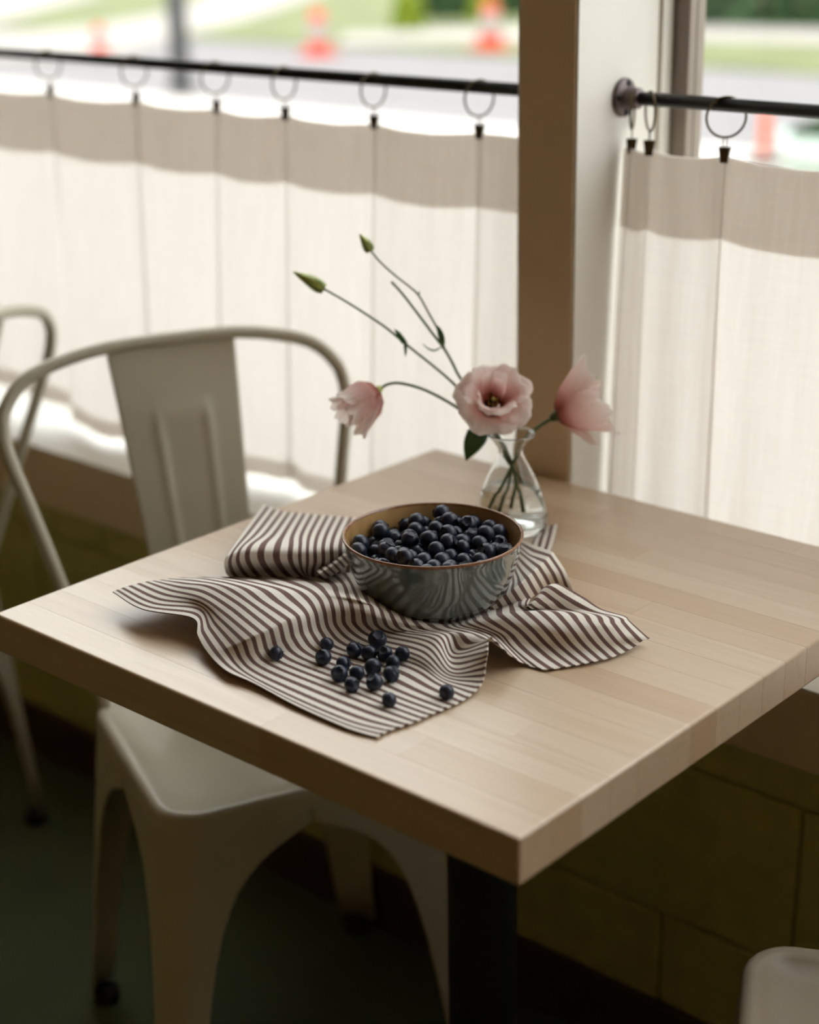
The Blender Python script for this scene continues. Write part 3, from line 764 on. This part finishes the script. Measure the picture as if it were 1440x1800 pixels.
def squash(p):
    """press the cloth down where the bowl stands on it"""
    r = math.hypot(p[0] - BX, p[1] - BY)
    if r < 0.0945:
        zmax = BZ + np.interp(r, o_r, o_z) - 0.0012
        if p[2] > zmax: p[2] = zmax
    if math.hypot(p[0] - VX, p[1] - VY) < 0.047: p[2] = min(p[2], TOP + 0.0014)      # the vase stands on the flap
    p[2] = max(p[2], TOP + 0.0012)
    return p
verts, faces, uvs = [], [], []
for rows, nu, nv, u_off, cr in ((main_rows, 300, 163, 0, (4, 1.0, 11.5)), (back_rows, 110, 70, 60, None), (right_rows, 90, 49, 100, (2, -1, 14)), (flap_rows, 26, 30, 130, None), (tuck_rows, 30, 24, 150, None)):
    uq, vq, S = net(rows, nu, nv, cr); off = len(verts)
    for i in range(nu):
        for j in range(nv):
            p = squash(S[i, j].copy())
            if vq[j] > 0.99 and u_off == 0: p[2] += 0.0005 + 0.0005 * math.cos(2 * math.pi * uq[i])
            verts.append(tuple(p)); uvs.append((uq[i] + u_off, vq[j]))
    faces += grid_faces(nu, nv, off)
TWO = Vector((BX - 0.03, BY - 0.08, TOP))
towel = pyd('striped_towel', [tuple(Vector(v) - TWO) for v in verts], faces, M['stripe'], None, True)
towel.location = TWO
lay = towel.data.uv_layers.new(name='weave')
idx = np.zeros(len(towel.data.loops), dtype=np.int32); towel.data.loops.foreach_get('vertex_index', idx)
lay.data.foreach_set('uv', np.array(uvs, dtype=np.float32)[idx].ravel())
so = towel.modifiers.new('thickness', 'SOLIDIFY'); so.thickness = 0.0009; so.offset = 0
tag(towel, 'brown and cream striped cotton towel crumpled under the bowl', 'towel')
bvh = BVHTree.FromPolygons([Vector(v) for v in verts], faces)

# ------------------------------------------------------------------ blueberries
def berry_me():
    v, f = [], []; n, k = 24, 16
    prof = []
    for j in range(k + 1):
        th = math.pi * j / k; r, z = math.sin(th), math.cos(th) * 0.90
        if th < 0.42: z -= 0.13 * (1 - (th / 0.42) ** 2)
        prof.append((r, z))
    v.append((0, 0, prof[0][1])); 
    for r, z in prof[1:-1]:
        for i in range(n): a = 2 * math.pi * i / n; v.append((r * math.cos(a), r * math.sin(a), z))
    v.append((0, 0, prof[-1][1]))
    for i in range(n): f.append((0, 1 + i, 1 + (i + 1) % n))
    for j in range(k - 2):
        for i in range(n):
            a, b = 1 + j * n, 1 + (j + 1) * n; l = (i + 1) % n; f.append((a + i, b + i, b + l, a + l))
    e = len(v) - 1; b0 = 1 + (k - 2) * n
    for i in range(n): f.append((b0 + i, e, b0 + (i + 1) % n))
    me = bpy.data.meshes.new('skin'); me.from_pydata(v, [], f); me.update(); me.materials.append(M['berry'])
    for p in me.polygons: p.use_smooth = True
    return me
def calyx_me():
    v, f = [], []; n = 30
    for ring, (r0, z0, amp) in enumerate([(0.30, 0.80, 0), (0.40, 0.855, 0.0), (0.47, 0.865, 0.13)]):
        for i in range(n):
            a = 2 * math.pi * i / n; w = max(0.0, math.cos(2.5 * a)) if False else 0.5 + 0.5 * math.cos(5 * a)
            r = r0 + amp * w; z = z0 + (0.05 * w if ring == 2 else 0); v.append((r * math.cos(a), r * math.sin(a), z))
    for k in range(2):
        for i in range(n): l = (i + 1) % n; f.append((k * n + i, (k + 1) * n + i, (k + 1) * n + l, k * n + l))
    me = bpy.data.meshes.new('calyx'); me.from_pydata(v, [], f); me.update(); me.materials.append(M['calyx'])
    for p in me.polygons: p.use_smooth = True
    return me
BERRY, CALYX = berry_me(), calyx_me()
BERRY_R = BERRY.copy(); BERRY_R.materials.clear(); BERRY_R.materials.append(M['berry_red'])
def berry(c, r, q, label, group, me=None):
    t = empty('blueberry', tuple(c)); t.scale = (r, r, r); t.rotation_mode = 'QUATERNION'; t.rotation_quaternion = q
    t.empty_display_size = 1
    tag(t, label, 'blueberry', group)
    link('skin', me or BERRY, None, t); link('calyx', CALYX, None, t)
    return t
def rand_q(r, up=0.5):
    d = Vector((r.gauss(0, 1), r.gauss(0, 1), r.gauss(0, 1) + up)).normalized()
    return Vector((0, 0, 1)).rotation_difference(d) @ Quaternion((0, 0, 1), r.uniform(0, 6.28))

# loose berries on the towel: contact found on the cloth, then nudged apart
loose = [(486,1148,7.3,'lone blueberry at the left end of the spilled berries'),
 (575,1131,7.3,'blueberry behind another, left pair of the spilled berries'), (569,1154,8.4,'front blueberry of the left pair on the towel'),
 (623,1141,8.4,'blueberry with its round crown facing up, between the left pair and the cluster'),
 (664,1122,9.6,'largest spilled blueberry, farthest back nearest the bowl'), (650,1147,8.0,'blueberry in the cluster right in front of the largest one'),
 (676,1147,8.0,'shaded blueberry in the middle of the spilled cluster'), (707,1150,7.6,'rightmost blueberry of the spilled cluster'),
 (692,1163,7.8,'blueberry just left of the rightmost one in the cluster'),
 (604,1166,7.8,'pale blue blueberry at the upper left of the cluster'), (597,1183,8.6,'large pale blueberry on the left edge of the cluster'),
 (628,1182,7.8,'blueberry wedged behind the frontmost left one of the cluster'), (619,1203,7.8,'frontmost blueberry on the left side of the cluster'),
 (656,1171,8.6,'bluish blueberry in the centre of the spilled cluster'), (659,1198,8.6,'frontmost blueberry in the middle of the cluster'),
 (688,1184,8.4,'dark blueberry at the lower right of the cluster'),
 (684.5,1229,7.5,'single blueberry in front of the cluster near the towel corner'), (785.5,1216,7.6,'single blueberry at the far right on the towel fold')]
pos = []
for px, py, r, lb in loose:
    rr = r / 1000; d = ray(px, py + rr * 0.9 * FPX / 1.62)
    hit = bvh.ray_cast(Vector(CAM), Vector(d).normalized())[0]
    pos.append([hit.x, hit.y, hit.z + rr * 0.96, rr])
for _ in range(60):
    for i in range(len(pos)):
        for j in range(i):
            a, b = pos[i], pos[j]; dx, dy, dz = a[0] - b[0], a[1] - b[1], a[2] - b[2]
            dd = math.sqrt(dx * dx + dy * dy + dz * dz); gap = (a[3] + b[3]) * 0.98 - dd
            if gap > 0:
                h = math.hypot(dx, dy) + 1e-6
                a[0] += dx / h * gap * 0.3; a[1] += dy / h * gap * 0.3; b[0] -= dx / h * gap * 0.3; b[1] -= dy / h * gap * 0.3
    for a in pos:
        h = bvh.ray_cast(Vector((a[0], a[1], 1.2)), Vector((0, 0, -1)))
        if h[0]: a[2] = h[0].z + a[3] * (0.90 / max(0.6, abs(h[1].z))) 
br = random.Random(21)
for (x, y, z, r), (px, py, _, lb) in zip(pos, loose):
    d = Vector((CAM[0] - x, CAM[1] - y, 0.5)).normalized() + Vector((br.gauss(0, .8), br.gauss(0, .8), br.gauss(0, .5)))
    q = Vector((0, 0, 1)).rotation_difference(d.normalized()) @ Quaternion((0, 0, 1), br.uniform(0, 6))
    berry((x, y, z), r, q, lb, 'blueberries spilled on the towel')

# berries in the bowl: a small settling simulation of spheres
g = np.random.default_rng(5); NB = 290
rad = g.uniform(0.0080, 0.0102, NB)
ang = g.uniform(0, 2 * math.pi, NB); rr_ = 0.075 * np.sqrt(g.uniform(0, 1, NB))
P = np.stack([rr_ * np.cos(ang), rr_ * np.sin(ang), g.uniform(0.02, 0.30, NB)], 1)
for it in range(900):
    P[:, 2] -= 0.0006 if it < 700 else 0.00015
    P[:, :2] *= 0.9995
    for sub in range(2):
        D = P[:, None] - P[None]; L = np.sqrt((D ** 2).sum(-1)) + np.eye(NB); S = (rad[:, None] + rad[None]) * 0.97
        ov = np.clip(S - L, 0, None) * (1 - np.eye(NB)); P += 0.32 * (D / L[..., None] * ov[..., None]).sum(1)
        h = np.hypot(P[:, 0], P[:, 1]); zf = np.clip(P[:, 2], 0.0075, 0.0765)
        wr = np.interp(zf, i_z, i_r) - rad * 1.03
        k = h > wr; P[k, :2] *= (np.maximum(wr, 0.002) / np.maximum(h, 1e-6))[k][:, None]
        h = np.hypot(P[:, 0], P[:, 1]); zb = np.interp(h, i_r, i_z) + rad * 0.95
        P[:, 2] = np.maximum(P[:, 2], np.minimum(zb, 0.06))
near = []
for i in range(NB):
    hh = np.hypot(P[:, 0] - P[i, 0], P[:, 1] - P[i, 1]); top = (P[hh < 0.018, 2]).max()
    if P[i, 2] > top - 0.019 and P[i, 2] < 0.2: near.append(i)
print('berries kept', len(near), 'top', P[near, 2].max(), 'median', np.median(P[near, 2]))
def pxof(p):
    d = np.array(p) - CAM; z = d @ FW; return 720 + FPX * (d @ RT) / z, 900 - FPX * (d @ UP) / z
spec = {(745, 938): ('reddish purple blueberry near the middle of the bowl', BERRY_R), (872, 948): ('blueberry with an open star crown at the right side of the bowl', None),
        (757, 905): ('large plump blueberry standing proud at the back of the heap', None)}
taken = {}
for pt, val in spec.items():
    b = min((i for i in near if i not in taken and P[i, 2] > np.median(P[near, 2])), key=lambda i: math.hypot(*np.subtract(pxof(P[i] + [BX, BY, BZ]), pt)))
    taken[b] = val
for i in near:
    c = P[i] + np.array([BX, BY, BZ]); qx, qy = pxof(c)
    col = 'left' if qx < 690 else 'right' if qx > 832 else 'middle'; row = 'back' if qy < 925 else 'front' if qy > 962 else 'centre'
    lb, me = taken.get(i, ('dark blueberry in the bowl, %s of the heap, %s third' % (row, col), None))
    q = rand_q(br, 0.6)
    if 'star' in lb:
        d = Vector(CAM - c).normalized() + Vector((0, 0, 0.25)); q = Vector((0, 0, 1)).rotation_difference(d.normalized())
    berry(c, rad[i], q, lb, 'blueberries in the bowl', me)

# ------------------------------------------------------------------ vase and flowers
DV = float((np.array([VX, VY, TOP + 0.06]) - CAM) @ FW)
vase = empty('bud_vase', (VX, VY, TOP + 0.002)); tag(vase, 'small clear glass bud vase with pinched neck', 'vase')
vo = [(0.0, 0.0), (0.036, 0.0), (0.042, 0.002), (0.0445, 0.008), (0.0440, 0.018), (0.0400, 0.034), (0.0330, 0.054), (0.0240, 0.074), (0.0165, 0.088), (0.0148, 0.094), (0.0165, 0.101), (0.0215, 0.109), (0.0262, 0.1150), (0.0270, 0.1170)]
vi = [(r - 0.0024, z) for r, z in vo[4:]]
inn = [(0.0256, 0.1180)] + vi[::-1] + [(0.0416, 0.0085), (0.038, 0.0060), (0.0, 0.0055)]
lathe('glass', dens(vo, 4) + dens(inn, 4), M['vase_glass'], vase, 64)
wz = 0.050
wp = [(0.0, 0.0053), (0.0385, 0.0058), (0.0418, 0.0083)] + [(r - 0.0022, z) for r, z in vo[4:] if z < wz] + [(np.interp(wz, [a[1] for a in vo[4:10]], [a[0] for a in vo[4:10]]) - 0.0022, wz), (0.0, wz)]
lathe('lip', [(0.0272 + 0.0016 * math.cos(a), 0.1172 + 0.0014 * math.sin(a)) for a in np.linspace(0, 2 * math.pi, 13)], M['vase_glass'], vase, 64)
lathe('water', wp, M['water'], vase, 64)

def S(pts, k=6): return smoothpath([atd(px, py, DV + o / 1000.0) for px, py, o in pts], k)
def stem_obj(root, pts, r0, r1, name='stem'):
    loc = Vector(root.location); P_ = S(pts) - np.array(loc)
    return tube(name, P_, [r0 * 1.25, r1 * 1.15], M['stem'], root, 8)
def leaf(root, pts, width, m, name='leaf', cup=0.25):
    P_ = S(pts, 8) - np.array(root.location); n = len(P_); v = []; side = None
    view = -FW
    for i in range(n):
        t = P_[min(i + 1, n - 1)] - P_[max(i - 1, 0)]; t /= np.linalg.norm(t) + 1e-9
        s_ = np.cross(t, view); s_ /= np.linalg.norm(s_) + 1e-9; nn = np.cross(s_, t)
        w = width * math.sin(math.pi * (0.06 + 0.94 * i / (n - 1)) ** 0.75) + 0.00015
        for q in (-1, -0.5, 0, 0.5, 1): v.append(P_[i] + s_ * w * q + nn * w * cup * q * q)
    o = pyd(name, v, grid_faces(n, 5), m, root, True)
    so = o.modifiers.new('thickness', 'SOLIDIFY'); so.thickness = 0.0004
    return o
def petal(root, org, axis, roll, prof, half, seed, ruf=0.0035, tilt=0.0, parent=None, name='petal', wrap=1.0):
    """prof: (s, radius, axial) curve; half: half-angle of the petal by s"""
    r = random.Random(seed); axis = Vector(axis).normalized(); q = Vector((0, 0, 1)).rotation_difference(axis)
    ns, nt = 22, 25; v, uv = [], []
    ps = np.array(prof, float); ph = [r.uniform(0, 6.28) for _ in range(4)]
    for i in range(ns):
        s = i / (ns - 1); R0 = np.interp(s, ps[:, 0], ps[:, 1]); A0 = np.interp(s, ps[:, 0], ps[:, 2]); H = np.interp(s, [h[0] for h in half], [h[1] for h in half])
        for j in range(nt):
            t = -1 + 2 * j / (nt - 1)
            edge = s ** 3
            trim = 1 - 0.16 * t ** 4 * s * s - 0.02 * s * (0.5 + 0.5 * math.sin(7 * t + ph[0]))
            Rr = R0 * trim + ruf * edge * (math.sin(3.4 * t + ph[1]) + 0.35 * math.sin(9 * t + ph[2]) + 0.22 * math.sin(19 * t + ph[0]))
            Aa = A0 * (1 - 0.07 * abs(t) ** 3 * s) + ruf * 1.1 * edge * (math.sin(4.0 * t + ph[3]) + 0.4 * math.sin(11 * t + ph[1]))
            Rr += 0.0012 * t * s                      # one side over, one side under its neighbour
            a = roll + t * H * wrap
            p = Vector((Rr * math.cos(a), Rr * math.sin(a), Aa))
            if tilt: p = Quaternion(Vector((-math.sin(roll), math.cos(roll), 0)), tilt) @ p
            v.append(tuple(Vector(org) + q @ p)); uv.append((0.5 + 0.5 * t + seed * 1.37, s))
    o = pyd(name, v, grid_faces(ns, nt), M['petal'], parent or root, True)
    l = o.data.uv_layers.new(name='petal'); ix = np.zeros(len(o.data.loops), dtype=np.int32); o.data.loops.foreach_get('vertex_index', ix)
    l.data.foreach_set('uv', np.array(uv, dtype=np.float32)[ix].ravel())
    return o
def spine(prof): return prof
def calyx_cup(root, org, axis, s=1.0, m=None):
    q = Vector((0, 0, 1)).rotation_difference(Vector(axis).normalized())
    v, f = lathe_data([(0.0, -0.004 * s), (0.003 * s, -0.003 * s), (0.0052 * s, 0.002 * s), (0.0062 * s, 0.007 * s), (0.0058 * s, 0.011 * s)], 16)
    pyd('calyx', [tuple(Vector(org) + q @ Vector(p)) for p in v], f, m or M['stem'], root, True)
    for k in range(5):
        a = 2 * math.pi * k / 5; vv = []
        for i in range(7):
            s_ = i / 6; rr = (0.0058 + 0.0035 * s_) * s; w = 0.0019 * s * (1 - s_) + 0.0001
            for t in (-1, 0, 1): vv.append(tuple(Vector(org) + q @ Vector((rr * math.cos(a) - t * w * math.sin(a), rr * math.sin(a) + t * w * math.cos(a), (0.009 + 0.016 * s_) * s))))
        pyd('sepal', vv, grid_faces(7, 3), m or M['stem'], root, True)
def dirpx(dx, dy, dz):
    """direction from screen-like components: right, down, towards the camera"""
    d = RT * dx - UP * dy - FW * dz; return d / np.linalg.norm(d)

# open flower facing the room
f1 = empty('lisianthus', tuple(atd(896, 812, DV))); tag(f1, 'wide open pink lisianthus facing forward above the vase', 'flower', 'lisianthus stems in the bud vase')
stem_obj(f1, [(864, 735, 2), (864, 748, 2), (872, 775, 0), (896, 815, 4), (925, 856, 12), (950, 905, 14)], 0.0020, 0.0016)
ax1 = dirpx(0.04, -0.52, 1.0); o1 = Vector(atd(864, 724, DV - 2 * 1e-3)) - Vector(f1.location) + Vector(ax1) * 0.004
outer_p = [(0, 0.004, 0.0), (0.2, 0.014, 0.010), (0.45, 0.024, 0.024), (0.7, 0.035, 0.031), (0.88, 0.044, 0.031), (1, 0.0475, 0.026)]
mid_p = [(0, 0.004, 0.002), (0.2, 0.012, 0.012), (0.45, 0.019, 0.028), (0.7, 0.027, 0.038), (0.88, 0.034, 0.042), (1, 0.038, 0.042)]
inn_p = [(0, 0.003, 0.003), (0.25, 0.010, 0.015), (0.5, 0.015, 0.029), (0.75, 0.018, 0.040), (1, 0.023, 0.047)]
hf = [(0, 0.8), (0.3, 0.8), (0.7, 0.86), (1, 0.80)]
for k in range(5): petal(f1, o1, ax1, 0.3 + k * 2 * math.pi / 5, outer_p, hf, 10 + k, 0.0030, tilt=0.10 * math.sin(2.1 * k))
for k in range(3): petal(f1, o1, ax1, 1.25 + k * 2 * math.pi / 3, mid_p, [(0, 1.1), (.5, 1.15), (1, 1.0)], 20 + k, 0.0036, tilt=0.12 * math.cos(1.7 * k))
for k in range(2): petal(f1, o1, ax1, 2.2 + k * 2.6, inn_p, [(0, 1.2), (.5, 1.2), (1, 1.0)], 30 + k, 0.0022, tilt=0.05)
q1 = Vector((0, 0, 1)).rotation_difference(Vector(ax1))
v, f = lathe_data([(0.0, 0.004), (0.008, 0.006), (0.0105, 0.012), (0.0, 0.0125)], 16); pyd('throat', [tuple(o1 + q1 @ Vector(p)) for p in v], f, M['throat'], f1, True)
for k in range(6):
    a = k * 2 * math.pi / 6 + 0.3; b = [o1 + q1 @ Vector((0.003 * math.cos(a), 0.003 * math.sin(a), 0.008)), o1 + q1 @ Vector((0.006 * math.cos(a), 0.006 * math.sin(a), 0.020))]
    st_ = tube('stamen', [tuple(x) for x in b], [0.0004, 0.0004], M['stamen'], f1, 6)
    c = b[1]; tube('anther', [tuple(c - (q1 @ Vector((0, 0, 0.0018)))), tuple(c), tuple(c + q1 @ Vector((0, 0, 0.0018)))], [0.0005, 0.0013, 0.0005], M['stamen'], st_, 6)
tube('pistil', [tuple(o1 + q1 @ Vector((0, 0, 0.008))), tuple(o1 + q1 @ Vector((0, 0, 0.022))), tuple(o1 + q1 @ Vector((0, 0, 0.026)))], [0.0012, 0.001, 0.0024], M['bud'], f1, 8)
calyx_cup(f1, o1 - Vector(ax1) * 0.006, ax1, 1.2)
leaf(f1, [(852, 752, 6), (838, 768, 0), (827, 790, -4), (819, 810, -6)], 0.0125, M['leaf'])
leaf(f1, [(846, 750, 8), (834, 757, 8), (820, 758, 6)], 0.005, M['leaf'])

# drooping half closed flower, left
f2 = empty('lisianthus', tuple(atd(897, 815, DV + 0.004))); tag(f2, 'half closed pale pink lisianthus drooping to the left', 'flower', 'lisianthus stems in the bud vase')
stem_obj(f2, [(668, 683, -10), (684, 675, -10), (706, 674, -8), (748, 686, -4), (800, 714, 4), (850, 752, 10), (880, 786, 6), (899, 815, 2), (906, 852, 0), (898, 895, -4)], 0.0014, 0.0016)
ax2 = dirpx(-0.80, 0.62, 0.30); o2 = Vector(atd(664, 686, DV - 0.010)) - Vector(f2.location)
bell = [(0, 0.004, 0.0), (0.15, 0.014, 0.005), (0.4, 0.0225, 0.017), (0.7, 0.0235, 0.033), (0.9, 0.0235, 0.044), (1, 0.027, 0.053)]
bell2 = [(0, 0.003, 0.0), (0.2, 0.011, 0.008), (0.5, 0.016, 0.024), (0.8, 0.014, 0.040), (1, 0.013, 0.050)]
for k in range(5): petal(f2, o2, ax2, 0.9 + k * 2 * math.pi / 5, bell, [(0, .9), (.4, .9), (.8, .80), (1, .62)], 50 + k, 0.0028, tilt=(0.10, -0.06, 0.02, 0.14, -0.08)[k])
for k in range(3): petal(f2, o2, ax2, 0.2 + k * 2 * math.pi / 3, bell2, [(0, 1.2), (.5, 1.1), (1, .6)], 60 + k, 0.002)
petal(f2, o2, dirpx(-0.40, 0.90, 0.25), 0.4, [(0, .004, 0), (.35, .014, .012), (.75, .014, .032), (1, .010, .050)], [(0, 1.1), (.5, 1.1), (1, .5)], 92, 0.0026)
calyx_cup(f2, o2 - Vector(ax2) * 0.003, ax2, 1.05, M['bud'])

# flower on the right, turned away
f3 = empty('lisianthus', tuple(atd(905, 808, DV))); tag(f3, 'pink lisianthus turned to the right in front of the white jamb', 'flower', 'lisianthus stems in the bud vase')
stem_obj(f3, [(972, 735, 14), (950, 748, 12), (934, 762, 10), (919, 780, 8), (905, 808, 0), (886, 848, -8), (866, 885, -14), (858, 900, -16)], 0.0020, 0.0016)
ax3 = dirpx(0.90, -0.42, -0.12); o3 = Vector(atd(978, 731, DV + 0.015)) - Vector(f3.location)
open_p = [(0, 0.004, 0.0), (0.15, 0.014, 0.005), (0.4, 0.027, 0.019), (0.7, 0.038, 0.039), (0.9, 0.044, 0.052), (1, 0.048, 0.058)]
for k in range(5): petal(f3, o3, ax3, 0.55 + k * 2 * math.pi / 5, open_p, [(0, .85), (.4, .84), (.8, .74), (1, .55)], 70 + k, 0.0034, tilt=(0.0, 0.12, -0.08, 0.1, 0.22)[k])
for k in range(4): petal(f3, o3, ax3, 0.1 + k * 2 * math.pi / 4, [(0, .003, .002), (.3, .014, .014), (.7, .022, .040), (1, .026, .060)], [(0, 1.0), (.5, .9), (1, .55)], 80 + k, 0.003, tilt=0.05)
petal(f3, o3, dirpx(0.66, 0.62, 0.12), 2.2, [(0, .004, 0), (.35, .011, .016), (.75, .012, .040), (1, .009, .058)], [(0, 1.0), (.5, 1.0), (1, .5)], 91, 0.0026)
calyx_cup(f3, o3 - Vector(ax3) * 0.004, ax3, 1.25)

# bud stems
def bud(root, base, axis, L, W, name='bud'):
    q = Vector((0, 0, 1)).rotation_difference(Vector(axis).normalized()); v = []; ns, n = 18, 20; f = []
    for i in range(ns):
        s = i / (ns - 1); r = W * (math.sin(math.pi * min(1, 0.12 + 0.88 * s) ** 0.62)) ** 0.9 + 0.0002
        for j in range(n):
            a = 2 * math.pi * j / n; rr = r * (1 + 0.10 * math.cos(5 * a + 3.0 * s)); v.append(tuple(Vector(base) + q @ Vector((rr * math.cos(a), rr * math.sin(a), L * s))))
    for i in range(ns - 1):
        for j in range(n): l = (j + 1) % n; f.append((i * n + j, i * n + l, (i + 1) * n + l, (i + 1) * n + j))
    b = pyd(name, v, f, M['bud'], root, True)
    for k in range(5):
        a = 2 * math.pi * k / 5; vv = []
        for i in range(8):
            s = i / 7; rr = W * (1.05 * math.sin(math.pi * min(1, 0.12 + 0.5 * s) ** 0.62)) + 0.0004 + 0.0012 * s; w = 0.0012 * (1 - s) + 0.00008
            for t in (-1, 1): vv.append(tuple(Vector(base) + q @ Vector((rr * math.cos(a) - t * w * math.sin(a), rr * math.sin(a) + t * w * math.cos(a), L * 0.62 * s))))
        pyd('sepal', vv, grid_faces(8, 2), M['leaf'], b, True)
f4 = empty('lisianthus_bud_stem', tuple(atd(898, 812, DV))); tag(f4, 'long green stem with a slim bud pointing left', 'flower stem', 'lisianthus stems in the bud vase')
stem_obj(f4, [(570, 508, -14), (605, 528, -12), (640, 550, -10), (680, 577, -8), (715, 606, -6), (770, 650, 0), (803, 680, 6), (850, 732, 12), (884, 786, 8), (899, 813, 4), (893, 858, -2), (880, 900, -6)], 0.0010, 0.0017)
bud(f4, Vector(atd(570, 508, DV - .014)) - Vector(f4.location), dirpx(-0.87, -0.48, 0.05), 0.0425, 0.0072)
leaf(f4, [(715, 606, -6), (708, 598, -8), (700, 586, -8), (693, 578, -8)], 0.0030, M['leaf'])
leaf(f4, [(712, 604, -6), (713, 614, -9), (713, 627, -9)], 0.0017, M['leaf'])
f5 = empty('lisianthus_bud_stem', tuple(atd(898, 812, DV + .002))); tag(f5, 'forked green stem with a small upright bud and a bare stub', 'flower stem', 'lisianthus stems in the bud vase')
stem_obj(f5, [(688, 495, -6), (708, 517, -6), (735, 552, -4), (762, 588, -2), (781, 613, 0), (795, 637, 2), (809, 664, 6), (850, 725, 14), (886, 784, 10), (900, 812, 6), (908, 850, 6), (916, 900, 4)], 0.0012, 0.0018)
stem_obj(f5, [(652, 441, -2), (668, 460, -2), (692, 482, -2), (720, 504, -1), (736, 519, 0), (752, 547, 0), (768, 576, 0), (776, 596, 0), (782, 614, 0)], 0.0009, 0.0012, 'branch')
bud(f5, Vector(atd(652, 441, DV - .002)) - Vector(f5.location), dirpx(-0.56, -0.83, 0.05), 0.0245, 0.0058)
leaf(f5, [(780, 606, 0), (776, 592, -2), (772, 580, -2), (769, 572, -2)], 0.0034, M['leaf'])
leaf(f5, [(776, 610, 0), (764, 616, -3), (752, 612, -4), (743, 604, -4)], 0.0008, M['leaf'])
leaf(f5, [(736, 519, 0), (737, 515, -1), (737, 511, -1)], 0.0006, M['leaf'])
